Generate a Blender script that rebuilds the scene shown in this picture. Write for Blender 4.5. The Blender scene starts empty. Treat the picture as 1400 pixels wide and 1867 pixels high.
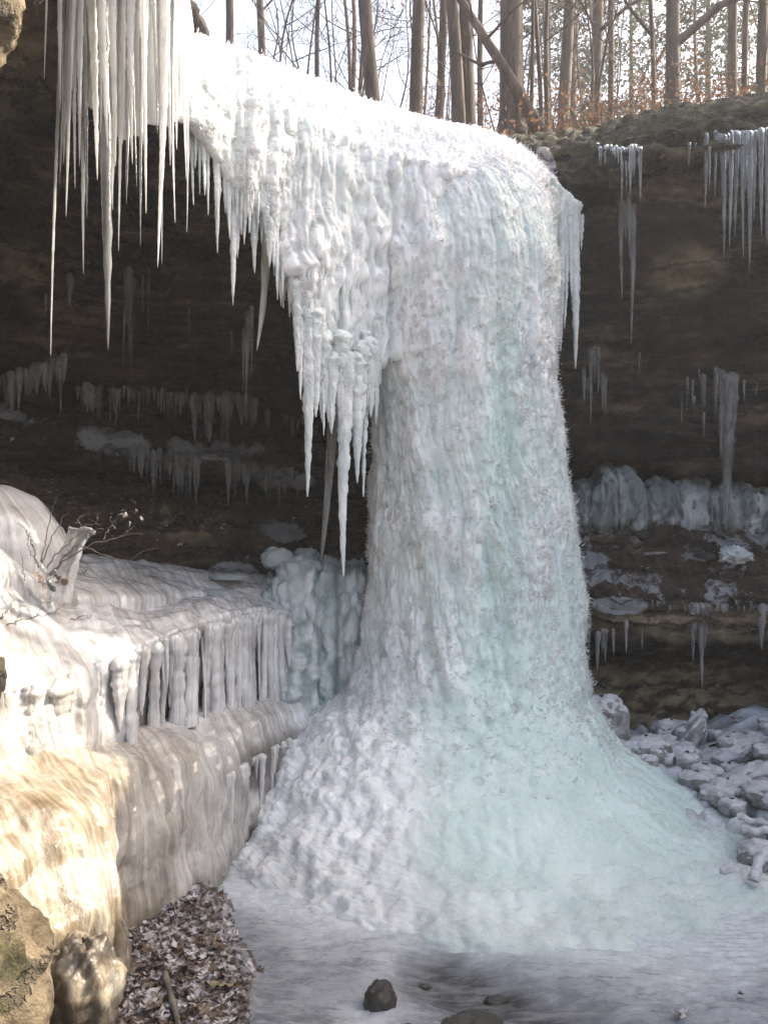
import bpy, math, random
import numpy as np
from mathutils import Vector
random.seed(7)
RS = np.random.RandomState(11)
S = bpy.context.scene
COL = S.collection

# ------------------------------------------------------------------ camera
CAMZ, FPX = 3.0, 1650.0
cd = bpy.data.cameras.new('camera'); cam = bpy.data.objects.new('camera', cd); COL.objects.link(cam)
cam.location = (0, 0, CAMZ); cam.rotation_euler = (math.radians(90), 0, 0)
cd.sensor_fit = 'VERTICAL'; cd.sensor_height = 24.0
cd.lens = 24.0 * FPX / 1867.0
cd.clip_start = 0.05; cd.clip_end = 2000
S.camera = cam

# ------------------------------------------------------------------ world, sun, exposure
SUN_AZ, SUN_EL = 70.0, 39.0         # degrees to the right of straight ahead, degrees up
W = bpy.data.worlds.new('World'); S.world = W; W.use_nodes = True
wn = W.node_tree.nodes; wl = W.node_tree.links
sky = wn.new('ShaderNodeTexSky'); sky.sky_type = 'NISHITA'; sky.sun_disc = False
sky.sun_elevation = math.radians(SUN_EL); sky.sun_rotation = math.radians(SUN_AZ)
sky.dust_density = 7.0; sky.air_density = 1.0; sky.ozone_density = 1.0; sky.altitude = 200
wl.new(sky.outputs[0], wn['Background'].inputs[0])
wn['Background'].inputs[1].default_value = 0.15
sd = bpy.data.lights.new('sun', 'SUN'); sun = bpy.data.objects.new('sun', sd); COL.objects.link(sun)
sd.energy = 3.9; sd.angle = math.radians(0.5); sd.color = (1.0, 0.93, 0.82)
_a, _e = math.radians(SUN_AZ), math.radians(SUN_EL)
SUN_DIR = Vector((math.sin(_a) * math.cos(_e), math.cos(_a) * math.cos(_e), math.sin(_e)))
sun.rotation_euler = (-SUN_DIR).to_track_quat('-Z', 'Y').to_euler()
sun.location = (20, 15, 25)
VS = S.view_settings
VS.view_transform = 'Standard'; VS.look = 'None'; VS.gamma = 1.0; VS.use_curve_mapping = False
VS.exposure = 1.66
try:
    VS.use_white_balance = True; VS.white_balance_temperature = 6900; VS.white_balance_tint = 10
except Exception:
    pass
CY = S.cycles
CY.use_denoising = True; CY.max_bounces = 10; CY.diffuse_bounces = 4; CY.glossy_bounces = 4
CY.transmission_bounces = 8; CY.transparent_max_bounces = 12
CY.caustics_reflective = False; CY.caustics_refractive = False
CY.sample_clamp_indirect = 6.0; CY.blur_glossy = 0.5

# ------------------------------------------------------------------ helpers
def P(px, py, D):
    """world point at distance D ahead that lies on the ray through photo pixel (px, py)"""
    return np.array(((px - 700.0) / FPX * D, D, CAMZ + (933.0 - py) / FPX * D))
def A(*r): return np.array(r, dtype=np.float64)
_perm = RS.permutation(256).astype(np.int64)
_grad = RS.normal(size=(256, 3)); _grad /= np.linalg.norm(_grad, axis=1)[:, None]
def perlin(p, seed=0):
    p = np.asarray(p, dtype=np.float64) + seed * 17.31
    i = np.floor(p).astype(np.int64); f = p - i
    u = f * f * f * (f * (f * 6 - 15) + 10)
    res = 0.0
    for dx in (0, 1):
        px_ = _perm[(i[:, 0] + dx) & 255]; wx = u[:, 0] if dx else 1 - u[:, 0]
        for dy in (0, 1):
            py_ = _perm[(px_ + i[:, 1] + dy) & 255]; wy = u[:, 1] if dy else 1 - u[:, 1]
            for dz in (0, 1):
                g = _grad[_perm[(py_ + i[:, 2] + dz) & 255]]; wz = u[:, 2] if dz else 1 - u[:, 2]
                res = res + wx * wy * wz * (g[:, 0] * (f[:, 0] - dx) + g[:, 1] * (f[:, 1] - dy) + g[:, 2] * (f[:, 2] - dz))
    return res
def fbm(p, oct=4, gain=0.5, seed=0, ridged=False):
    p = np.asarray(p, dtype=np.float64); a, s, tot = 1.0, 1.0, 0.0
    for k in range(oct):
        n = perlin(p * s, seed + k * 3)
        if ridged: n = 0.5 - np.abs(n) * 2
        tot = tot + a * n; a *= gain; s *= 2.03
    return tot
def _h2(ix, iy, k):
    h = (ix * 374761393 + iy * 668265263 + k * 2147483647 + 1013904223) & 0xffffffff
    h = ((h ^ (h >> 13)) * 1274126177) & 0xffffffff
    h = ((h ^ (h >> 16)) * 2246822519) & 0xffffffff
    return ((h ^ (h >> 15)) & 0xffffff) / float(0xffffff)
def scales(s, t, cw, ch, seed=0, up=1.1, dn=0.45, w=0.75, power=0.5):
    """drooping clumps: every cell holds a dome that swells slowly downwards (t grows down) and ends in a sharp lower edge"""
    s = s / cw; t = t / ch
    ix = np.floor(s).astype(np.int64); iy = np.floor(t).astype(np.int64)
    best = np.zeros_like(s)
    for dx in (-1, 0, 1):
        for dy in (-1, 0, 1):
            cx, cy = ix + dx, iy + dy
            fx = cx + _h2(cx, cy, seed); fy = cy + _h2(cx, cy, seed + 1); hh = 0.35 + 0.65 * _h2(cx, cy, seed + 2)
            du = (s - fx) / w; dv = t - fy
            q = du * du + np.where(dv < 0, (dv / up) ** 2, (dv / dn) ** 2)
            best = np.maximum(best, hh * np.clip(1 - q, 0, 1) ** power)
    return best
def flutes(s, cw, seed=0):
    """rounded vertical ribs of random width and height along s"""
    x = s / cw; ix = np.floor(x).astype(np.int64); best = np.zeros_like(x)
    for dx in (-1, 0, 1):
        c = ix + dx; z = np.zeros_like(c)
        f = c + _h2(c, z, seed); h = 0.3 + 0.7 * _h2(c, z + 1, seed); w = 0.4 + 0.5 * _h2(c, z + 2, seed)
        best = np.maximum(best, h * np.sqrt(np.clip(1 - ((x - f) / w) ** 2, 0, 1)))
    return best
def sstep(a, b, x):
    t = np.clip((x - a) / (b - a), 0, 1); return t * t * (3 - 2 * t)
def gsm(a, sig, axis):
    if sig <= 0: return a
    r = int(math.ceil(sig * 3)); k = np.exp(-0.5 * (np.arange(-r, r + 1) / sig) ** 2); k /= k.sum()
    a = np.moveaxis(a, axis, 0); n = a.shape[0]
    lo = 2 * a[:1] - a[1:r + 1][::-1] if n > r else np.repeat(a[:1], r, 0)
    hi = 2 * a[-1:] - a[-r - 1:-1][::-1] if n > r else np.repeat(a[-1:], r, 0)
    pad = np.concatenate([lo, a, hi], 0)
    out = sum(k[j] * pad[j:j + n] for j in range(2 * r + 1))
    return np.moveaxis(out, 0, axis)
def resample(ctrl, n, axis, sig, dens=None):
    c = np.moveaxis(np.asarray(ctrl, dtype=np.float64), axis, 0)
    d = np.linalg.norm(np.diff(c, axis=0), axis=-1)
    d = d.reshape(d.shape[0], -1).mean(1) + 1e-6
    if dens is not None: d = d * np.asarray(dens)
    t = np.concatenate([[0], np.cumsum(d)]); x = np.linspace(0, t[-1], n)
    k = np.clip(np.searchsorted(t, x, side='right') - 1, 0, len(t) - 2)
    w = ((x - t[k]) / (t[k + 1] - t[k])).reshape((-1,) + (1,) * (c.ndim - 1))
    o = c[k] * (1 - w) + c[k + 1] * w
    return np.moveaxis(gsm(o, sig, 0), 0, axis)
def loft(ctrl, nu, nv, su, sv, du=None, dv=None):
    return resample(resample(ctrl, nu, 0, su, du), nv, 1, sv, dv)
def gnormals(g, wrap=False):
    if wrap:
        a = np.roll(g, -1, 0) - np.roll(g, 1, 0)
    else:
        a = np.gradient(g, axis=0)
    b = np.gradient(g, axis=1); n = np.cross(a, b)
    return n / (np.linalg.norm(n, axis=-1, keepdims=True) + 1e-12)
def gfaces(nu, nv, wrap=False):
    i = np.arange(nu if wrap else nu - 1)[:, None]; j = np.arange(nv - 1)[None, :]
    i2 = (i + 1) % nu
    return np.stack([i * nv + j + 0 * i, i2 * nv + j, i2 * nv + j + 1, i * nv + j + 1 + 0 * i], -1).reshape(-1, 4)
def mk_mesh(name, verts, faces, mat, smooth=True, attrs=None):
    verts = np.ascontiguousarray(np.asarray(verts, dtype=np.float32).reshape(-1, 3))
    m = bpy.data.meshes.new(name)
    groups = faces if isinstance(faces, list) else [faces]
    groups = [np.asarray(f, dtype=np.int32) for f in groups if len(f)]
    loops = np.concatenate([f.ravel() for f in groups]); cnt = np.concatenate([np.full(len(f), f.shape[1], dtype=np.int32) for f in groups])
    m.vertices.add(len(verts)); m.vertices.foreach_set('co', verts.ravel())
    m.loops.add(len(loops)); m.loops.foreach_set('vertex_index', loops)
    m.polygons.add(len(cnt))
    m.polygons.foreach_set('loop_start', np.concatenate([[0], np.cumsum(cnt)[:-1]]).astype(np.int32))
    m.polygons.foreach_set('loop_total', cnt)
    m.update(calc_edges=True)
    if smooth: m.polygons.foreach_set('use_smooth', np.ones(len(cnt), dtype=bool))
    for k, v in (attrs or {}).items():
        a = m.attributes.new(k, 'FLOAT', 'POINT'); a.data.foreach_set('value', np.asarray(v, dtype=np.float32).ravel())
    for x in (mat if isinstance(mat, (list, tuple)) else [mat]): m.materials.append(x)
    return m
def link(name, mesh, parent=None, loc=None):
    o = bpy.data.objects.new(name, mesh); COL.objects.link(o)
    if parent is not None: o.parent = parent
    if loc is not None: o.location = loc
    return o
def obj(name, verts, faces, mat, parent=None, smooth=True, attrs=None, origin=None):
    v = np.asarray(verts, dtype=np.float64).reshape(-1, 3)
    if origin is not None: v = v - np.asarray(origin)
    o = link(name, mk_mesh(name, v, faces, mat, smooth, attrs), parent)
    loc = Vector(tuple(origin)) if origin is not None else Vector((0, 0, 0))
    o.location = loc - parent.location if parent is not None else loc
    return o
def tag(o, label=None, cat=None, group=None, kind=None):
    if label: o['label'] = label
    if cat: o['category'] = cat
    if group: o['group'] = group
    if kind: o['kind'] = kind
    return o
def thing(name, label, cat, loc=(0, 0, 0), group=None):
    o = bpy.data.objects.new(name, None); COL.objects.link(o); o.location = tuple(loc); o.empty_display_size = 0.1
    return tag(o, label, cat, group)
class MB:
    """collects tubes and grids into one mesh"""
    def __init__(self): self.v, self.q, self.n, self.t = [], [], 0, []
    def add(self, v, f):
        self.v.append(np.asarray(v, dtype=np.float64)); f = np.asarray(f)
        (self.q if f.shape[1] == 4 else self.t).append(f + self.n); self.n += len(v)
    def tube(self, pts, rad, sides=6, cap=True):
        pts = np.asarray(pts, dtype=np.float64); rad = np.asarray(rad, dtype=np.float64); n = len(pts)
        tn = np.gradient(pts, axis=0); tn /= np.linalg.norm(tn, axis=1)[:, None] + 1e-12
        ref = A(0, 1, 0.13) if abs(tn[0][2]) > 0.9 else A(0, 0, 1)
        x = np.cross(tn, ref); x /= np.linalg.norm(x, axis=1)[:, None] + 1e-12; y = np.cross(tn, x)
        th = np.arange(sides) / sides * 2 * math.pi
        ring = x[None] * np.cos(th)[:, None, None] + y[None] * np.sin(th)[:, None, None]
        g = pts[None] + ring * rad[None, :, None]
        self.add(g.reshape(-1, 3), gfaces(sides, n, True))
    def build(self, name, mat, parent=None, smooth=True, attrs=None, origin=None):
        fs = []
        if self.q: fs.append(np.concatenate(self.q))
        if self.t: fs.append(np.concatenate(self.t))
        return obj(name, np.concatenate(self.v), fs, mat, parent, smooth, attrs, origin)

# ------------------------------------------------------------------ materials
class NT:
    def __init__(self, name):
        self.m = bpy.data.materials.new(name); self.m.use_nodes = True
        self.t = self.m.node_tree; self.n = self.t.nodes; self.n.clear()
        self.out = self.n.new('ShaderNodeOutputMaterial')
        self.tc = self.n.new('ShaderNodeTexCoord')
        self.geo = self.n.new('ShaderNodeNewGeometry')
        self.pos = self.geo.outputs['Position']
    def L(self, a, b): self.t.links.new(a, b)
    def node(self, typ, **kw):
        x = self.n.new(typ)
        for k, v in kw.items(): setattr(x, k, v)
        return x
    def setin(self, node, key, v):
        s = node.inputs[key]
        if hasattr(v, 'is_linked') or isinstance(v, bpy.types.NodeSocket): self.L(v, s)
        elif isinstance(v, (tuple, list)) and len(v) == 3 and s.type == 'RGBA': s.default_value = (*v, 1)
        else: s.default_value = v
    def noise(self, scale=5, detail=6, rough=0.6, vec=None, dist=0.0, stretch=None):
        v = vec or self.pos
        if stretch:
            mp = self.node('ShaderNodeMapping'); self.L(v, mp.inputs[0]); mp.inputs['Scale'].default_value = stretch; v = mp.outputs[0]
        x = self.node('ShaderNodeTexNoise'); self.L(v, x.inputs['Vector'])
        x.inputs['Scale'].default_value = scale; x.inputs['Detail'].default_value = detail; x.inputs['Roughness'].default_value = rough
        x.inputs['Distortion'].default_value = dist
        return x.outputs['Fac']
    def voro(self, scale=5, stretch=None, feature='F1'):
        v = self.pos
        if stretch:
            mp = self.node('ShaderNodeMapping'); self.L(v, mp.inputs[0]); mp.inputs['Scale'].default_value = stretch; v = mp.outputs[0]
        x = self.node('ShaderNodeTexVoronoi'); x.feature = feature; self.L(v, x.inputs['Vector']); x.inputs['Scale'].default_value = scale
        return x.outputs['Distance']
    def ramp(self, fac, stops):
        r = self.node('ShaderNodeValToRGB'); e = r.color_ramp.elements
        while len(e) > 1: e.remove(e[-1])
        for k, (p, c) in enumerate(stops):
            if isinstance(c, (int, float)): c = (c, c, c)
            el = e[0] if k == 0 else e.new(p)
            el.position = p; el.color = (*c, 1)
        self.L(fac, r.inputs[0]); return r.outputs[0]
    def mix(self, fac, a, b, mode='MIX'):
        x = self.node('ShaderNodeMixRGB', blend_type=mode)
        self.setin(x, 0, fac); self.setin(x, 1, a); self.setin(x, 2, b); return x.outputs[0]
    def math(self, op, a, b=0.0, clamp=False):
        x = self.node('ShaderNodeMath', operation=op); x.use_clamp = clamp
        self.setin(x, 0, a); self.setin(x, 1, b); return x.outputs[0]
    def attr(self, name):
        x = self.node('ShaderNodeAttribute'); x.attribute_name = name; return x.outputs['Fac']
    def bump(self, h, strength=0.5, dist=0.02, normal=None):
        x = self.node('ShaderNodeBump'); x.inputs['Strength'].default_value = strength; x.inputs['Distance'].default_value = dist
        self.L(h, x.inputs['Height'])
        if normal is not None: self.L(normal, x.inputs['Normal'])
        return x.outputs[0]
    def principled(self, **kw):
        x = self.node('ShaderNodeBsdfPrincipled')
        for k, v in kw.items(): self.setin(x, k, v)
        return x
    def done(self, sh): self.L(sh.outputs[0] if hasattr(sh, 'outputs') else sh, self.out.inputs[0]); return self.m
    def sepz(self, what='Normal'):
        x = self.node('ShaderNodeSeparateXYZ'); self.L(self.geo.outputs[what], x.inputs[0]); return x.outputs[2]

def mat_frost():
    n = NT('frosted_ice')
    frost = n.attr('frost')
    a = n.noise(3.5, 8, 0.65, stretch=(1, 1, 0.35)); b = n.noise(30, 4, 0.7)
    k = n.math('ADD', frost, n.math('MULTIPLY', n.math('SUBTRACT', a, 0.5), 0.6), True)
    col = n.ramp(k, [(0.0, (0.50, 0.585, 0.575)), (0.3, (0.72, 0.775, 0.77)), (0.7, (0.92, 0.935, 0.94))])
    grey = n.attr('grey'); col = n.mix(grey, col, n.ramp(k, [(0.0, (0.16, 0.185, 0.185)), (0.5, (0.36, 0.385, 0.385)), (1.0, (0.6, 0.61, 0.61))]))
    streak = n.attr('teal')
    col = n.mix(n.math('MULTIPLY', streak, 0.72), col, (0.57, 0.735, 0.685))
    h = n.math('ADD', n.noise(75, 5, 0.8), n.math('MULTIPLY', n.voro(60, (1, 1, .45)), 0.6))
    bp = n.bump(h, 0.4, 0.015)
    rough = n.ramp(b, [(0.38, 0.12), (0.62, 0.55)])
    p = n.principled(**{'Base Color': col, 'Roughness': rough, 'IOR': 1.31, 'Subsurface Weight': 0.5,
        'Subsurface Radius': (0.4, 0.62, 0.64), 'Subsurface Scale': 0.05, 'Normal': bp})
    return n.done(p)
def mat_crystal():
    n = NT('frost_crystal')
    p = n.principled(**{'Base Color': (0.95, 0.965, 0.97), 'Roughness': 0.22, 'IOR': 1.31, 'Subsurface Weight': 0.3, 'Subsurface Radius': (.6, .65, .66), 'Subsurface Scale': 0.02})
    t = n.node('ShaderNodeBsdfTranslucent'); n.setin(t, 'Color', (0.98, 0.99, 0.99)); m = n.node('ShaderNodeMixShader'); m.inputs[0].default_value = 0.5
    n.L(p.outputs[0], m.inputs[1]); n.L(t.outputs[0], m.inputs[2]); return n.done(m)
def mat_clear(name='clear_ice', lo=0.12, hi=0.5, tint=0.72, trans=.4):
    n = NT(name)
    a = n.noise(9, 5, 0.6, stretch=(1, 1, 0.22)); bpn = n.bump(n.noise(30, 4, 0.6, stretch=(1, 1, 0.5)), 0.5, 0.01)
    g = n.node('ShaderNodeBsdfGlass'); g.inputs['Roughness'].default_value = 0.05; g.inputs['IOR'].default_value = 1.31
    n.setin(g, 'Color', (0.95, 0.97, 0.97)); n.L(bpn, g.inputs['Normal'])
    t = n.node('ShaderNodeBsdfTranslucent'); n.setin(t, 'Color', (min(1, tint + .06), min(1, tint + .07), min(1, tint + .06))); n.L(bpn, t.inputs['Normal'])
    p = n.principled(**{'Base Color': (tint, tint + .01, tint + .01), 'Roughness': 0.09, 'IOR': 1.31, 'Normal': bpn})
    m1 = n.node('ShaderNodeMixShader'); m1.inputs[0].default_value = trans; n.L(p.outputs[0], m1.inputs[1]); n.L(t.outputs[0], m1.inputs[2])
    m2 = n.node('ShaderNodeMixShader'); n.L(n.ramp(a, [(0.3, lo), (0.7, hi)]), m2.inputs[0]); n.L(g.outputs[0], m2.inputs[1]); n.L(m1.outputs[0], m2.inputs[2])
    return n.done(m2)
def mat_crust():
    n = NT('crusted_ice')
    a = n.noise(7, 6, 0.65, stretch=(1, 1, 0.3))
    col = n.ramp(a, [(0.3, (0.52, 0.60, 0.60)), (0.65, (0.82, 0.85, 0.85))])
    bp = n.bump(n.math('ADD', n.noise(55, 5, 0.7), n.voro(40)), 0.6, 0.015)
    p = n.principled(**{'Base Color': col, 'Roughness': 0.28, 'IOR': 1.31, 'Subsurface Weight': 0.5, 'Subsurface Radius': (0.4, 0.6, 0.62), 'Subsurface Scale': 0.06, 'Normal': bp})
    return n.done(p)
def mat_glaze():
    """ice sheets that flow over the left ledges: milky with brownish rock showing through"""
    n = NT('glazed_ice')
    sx = n.attr('flow'); dirt = n.attr('dirt'); rock = n.attr('rock')
    cm = n.node('ShaderNodeCombineXYZ'); n.L(sx, cm.inputs[0]); n.L(n.math('MULTIPLY', n.sepz('Position'), 0.06), cm.inputs[1])
    st = n.noise(3.2, 7, 0.62, vec=cm.outputs[0], dist=0.2); bl = n.noise(3.2, 8, 0.68, stretch=(1, 1, .6))
    k = n.math('ADD', n.math('MULTIPLY', st, 0.5), n.math('MULTIPLY', bl, 0.5))
    clean = n.ramp(k, [(0.34, (0.30, 0.28, 0.27)), (0.47, (0.55, 0.54, 0.54)), (0.60, (0.76, 0.76, 0.77))])
    brown = n.ramp(k, [(0.36, (0.085, 0.06, 0.036)), (0.47, (0.20, 0.155, 0.10)), (0.57, (0.34, 0.30, 0.235)), (0.7, (0.50, 0.47, 0.42))])
    col = n.mix(dirt, clean, brown)
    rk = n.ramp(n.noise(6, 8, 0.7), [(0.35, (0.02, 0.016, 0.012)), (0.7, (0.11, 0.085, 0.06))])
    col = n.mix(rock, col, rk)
    h = n.math('ADD', n.noise(34, 5, 0.68, stretch=(1, 1, .5)), n.math('MULTIPLY', st, 0.5))
    bp = n.bump(h, 0.5, 0.02)
    ssw = n.math('MULTIPLY', n.math('SUBTRACT', 1.0, rock, True), 0.35)
    p = n.principled(**{'Base Color': col, 'Roughness': n.ramp(n.noise(14, 3, 0.6), [(0.35, 0.06), (0.7, 0.24)]), 'IOR': 1.33, 'Subsurface Weight': ssw,
        'Subsurface Radius': (0.6, 0.55, 0.5), 'Subsurface Scale': 0.04, 'Normal': bp, 'Coat Weight': 0.7, 'Coat Roughness': 0.08})
    return n.done(p)
def mat_rock():
    n = NT('sandstone')
    frost = n.attr('frost'); moss = n.attr('moss'); tan = n.attr('tan'); soil = n.attr('soil')
    a = n.math('ADD', n.math('MULTIPLY', n.noise(1.3, 9, 0.7, stretch=(1, 1, 2.2)), .6), n.math('MULTIPLY', n.noise(2.0, 8, 0.75, stretch=(.45, .45, 6)), .4)); b = n.noise(5, 8, 0.7); c = n.noise(0.7, 4, 0.6, stretch=(1, 1, 2.5))
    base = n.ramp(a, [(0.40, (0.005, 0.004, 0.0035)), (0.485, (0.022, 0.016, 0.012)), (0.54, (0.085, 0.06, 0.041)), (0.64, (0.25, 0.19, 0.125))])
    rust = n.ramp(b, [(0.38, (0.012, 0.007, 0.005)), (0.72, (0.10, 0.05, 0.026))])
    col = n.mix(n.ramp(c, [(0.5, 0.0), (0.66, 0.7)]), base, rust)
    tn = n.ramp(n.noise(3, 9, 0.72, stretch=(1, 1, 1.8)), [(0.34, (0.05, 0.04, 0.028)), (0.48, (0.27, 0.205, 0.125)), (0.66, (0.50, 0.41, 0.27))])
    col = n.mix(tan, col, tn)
    lf = n.ramp(n.noise(22, 6, 0.8), [(0.3, (0.018, 0.012, 0.009)), (0.5, (0.075, 0.045, 0.027)), (0.62, (0.15, 0.088, 0.05)), (0.75, (0.30, 0.21, 0.14))])
    col = n.mix(soil, col, lf)
    ms = n.ramp(n.noise(12, 6, 0.7), [(0.35, (0.018, 0.017, 0.006)), (0.7, (0.085, 0.08, 0.025))])
    col = n.mix(n.math('MULTIPLY', moss, n.ramp(b, [(0.35, 0.25), (0.55, 1.0)])), col, ms)
    fn = n.ramp(n.math('ADD', frost, n.math('MULTIPLY', n.math('SUBTRACT', n.noise(7, 10, 0.8), 0.5), 1.5)), [(0.46, 0.0), (0.62, .9)])
    col = n.mix(fn, col, (0.40, 0.41, 0.43))
    h = n.math('ADD', n.noise(11, 9, 0.72), n.math('MULTIPLY', n.noise(5, 7, 0.72, stretch=(1, 1, 2.6)), .8))
    wv = n.node('ShaderNodeTexWave', wave_type='BANDS', bands_direction='Z'); n.L(n.pos, wv.inputs['Vector'])
    for k_, v_ in (('Scale', 1.1), ('Distortion', 7.0), ('Detail', 6.0), ('Detail Scale', 1.6), ('Detail Roughness', .7)): wv.inputs[k_].default_value = v_
    crack = n.ramp(wv.outputs['Fac'], [(0.0, 0.0), (0.10, 1.0)])
    col = n.mix(0.55, col, n.mix(1.0, col, crack, 'MULTIPLY'))
    bp = n.bump(n.math('ADD', h, n.math('MULTIPLY', crack, .8)), 1.0, 0.07)
    p = n.principled(**{'Base Color': col, 'Roughness': n.ramp(b, [(0.3, 0.5), (0.7, 0.95)]), 'Normal': bp})
    return n.done(p)
def mat_creek():
    n = NT('creek_ice')
    frost = n.attr('frost'); dark = n.attr('dark'); teal = n.attr('teal'); lit = n.attr('litter'); clump = n.attr('clump')
    fine = n.noise(40, 6, 0.75); mid = n.noise(6, 9, 0.75, stretch=(0.8, 1.7, 1), dist=.4); 
    k = n.math('ADD', frost, n.math('MULTIPLY', n.math('SUBTRACT', mid, 0.5), 0.9), True)
    grey = n.ramp(mid, [(0.3, (0.13, 0.137, 0.155)), (0.7, (0.33, 0.345, 0.375))])
    white = n.ramp(n.noise(16, 6, 0.7), [(0.3, (0.40, 0.42, 0.45)), (0.65, (0.64, 0.665, 0.69))])
    col = n.mix(k, grey, white)
    tq = n.ramp(n.math('ADD', n.math('MULTIPLY', n.noise(11, 7, 0.72), 0.6), n.math('MULTIPLY', clump, 0.4)), [(0.25, (0.36, 0.48, 0.48)), (0.6, (0.56, 0.66, 0.66))])
    col = n.mix(teal, col, tq)
    dk = n.ramp(n.noise(6, 7, 0.7, stretch=(0.5, 2.2, 1)), [(0.40, (0.03, 0.03, 0.032)), (0.62, (0.17, 0.175, 0.185))])
    col = n.mix(dark, col, dk)
    lf = n.ramp(n.noise(18, 6, 0.8), [(0.3, (0.02, 0.014, 0.011)), (0.52, (0.07, 0.045, 0.032)), (0.68, (0.16, 0.11, 0.085))])
    col = n.mix(lit, col, lf)
    h = n.math('ADD', fine, n.math('MULTIPLY', n.noise(9, 6, 0.7, stretch=(0.45, 2.0, 1), dist=0.6), 1.8))
    bp = n.bump(h, 0.5, 0.02)
    r = n.mix(dark, n.ramp(mid, [(0.35, 0.14), (0.65, 0.5)]), (0.1, 0.1, 0.1))
    r = n.mix(lit, r, (0.8, 0.8, 0.8))
    ss = n.math('MULTIPLY', n.math('SUBTRACT', 1.0, n.math('MAXIMUM', lit, dark), True), 0.35)
    p = n.principled(**{'Base Color': col, 'Roughness': r, 'IOR': 1.31, 'Normal': bp, 'Subsurface Weight': ss, 'Subsurface Radius': (0.35, 0.6, 0.62), 'Subsurface Scale': 0.06})
    return n.done(p)
def mat_simple(name, stops, scale=8, rough=0.85, bump=0.4, bscale=20, stretch=None, translucent=0.0, detail=6):
    n = NT(name)
    col = n.ramp(n.noise(scale, detail, 0.7, stretch=stretch), stops)
    kw = {'Base Color': col, 'Roughness': rough}
    if bump: kw['Normal'] = n.bump(n.noise(bscale, 6, 0.7, stretch=stretch), bump, 0.02)
    p = n.principled(**kw)
    if translucent:
        t = n.node('ShaderNodeBsdfTranslucent'); n.L(col, t.inputs[0]); m = n.node('ShaderNodeMixShader'); m.inputs[0].default_value = translucent
        n.L(p.outputs[0], m.inputs[1]); n.L(t.outputs[0], m.inputs[2]); return n.done(m)
    return n.done(p)
def mat_leaf(name, c0, c1, frost=0.0):
    n = NT(name)
    oi = n.node('ShaderNodeObjectInfo')
    col = n.mix(oi.outputs['Random'], c0, c1)
    col = n.mix(n.ramp(n.noise(28, 5, 0.7), [(0.4, 0.0), (0.65, 0.6)]), col, (0.03, 0.02, 0.015))
    if frost: col = n.mix(n.ramp(n.noise(14, 6, 0.75), [(0.62 - 0.3 * frost, 0.0), (0.74 - 0.3 * frost, 0.9)]), col, (0.62, 0.6, 0.62))
    p = n.principled(**{'Base Color': col, 'Roughness': 0.6})
    t = n.node('ShaderNodeBsdfTranslucent'); n.L(col, t.inputs[0]); m = n.node('ShaderNodeMixShader'); m.inputs[0].default_value = 0.25
    n.L(p.outputs[0], m.inputs[1]); n.L(t.outputs[0], m.inputs[2]); return n.done(m)
M_CRYSTAL = mat_crystal()
M_SUNLIT = mat_clear('sunlit_ice', .62, .95, .94, .62)  # clear ice made whiter, sun glow in its colour, for the upper left icicles
M_FROST, M_CLEAR, M_CRUST, M_GLAZE, M_ROCK, M_CREEK = mat_frost(), mat_clear(), mat_crust(), mat_glaze(), mat_rock(), mat_creek()
M_BARK = mat_simple('bark', [(0.3, (0.05, 0.04, 0.032)), (0.55, (0.13, 0.105, 0.085)), (0.75, (0.24, 0.20, 0.17))], 9, 0.9, 0.9, 16, (1, 1, 0.18))
M_BARKPALE = mat_simple('pale_bark', [(0.3, (0.06, 0.05, 0.042)), (0.55, (0.15, 0.128, 0.108)), (0.8, (0.27, 0.245, 0.215))], 8, 0.9, 0.8, 16, (1, 1, 0.2))
M_TWIG = mat_simple('twig_bark', [(0.3, (0.07, 0.055, 0.045)), (0.7, (0.19, 0.155, 0.13))], 6, 0.85, 0)
M_NEEDLE = mat_simple('needles', [(0.3, (0.03, 0.05, 0.025)), (0.7, (0.08, 0.11, 0.055))], 4, 0.7, 0, translucent=0.3)
M_DRY = mat_simple('dry_leaf', [(0.3, (0.15, 0.075, 0.04)), (0.7, (0.34, 0.19, 0.11))], 9, 0.7, 0, translucent=0.45)
M_FLOOR = mat_simple('leaf_litter', [(0.3, (0.035, 0.022, 0.014)), (0.5, (0.13, 0.075, 0.042)), (0.7, (0.26, 0.16, 0.10))], 14, 0.9, 0.8, 30)
M_FSTONE = mat_simple('frosted_stone', [(0.3, (0.10, 0.095, 0.09)), (0.5, (0.24, 0.235, 0.23)), (0.7, (0.46, 0.46, 0.48))], 9, 0.85, 0.8, 25)
M_SNOW = mat_simple('frozen_snow', [(0.3, (0.30, 0.30, 0.31)), (0.5, (0.52, 0.52, 0.54)), (0.7, (0.66, 0.665, 0.69))], 12, 0.6, 0.5, 45)
M_STONE = mat_simple('dark_stone', [(0.3, (0.012, 0.011, 0.010)), (0.6, (0.04, 0.035, 0.03)), (0.8, (0.10, 0.09, 0.08))], 9, 0.45, 0.8, 25)
M_GRASS = mat_simple('winter_grass', [(0.3, (0.05, 0.06, 0.015)), (0.7, (0.17, 0.15, 0.05))], 12, 0.7, 0, translucent=0.2)

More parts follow.
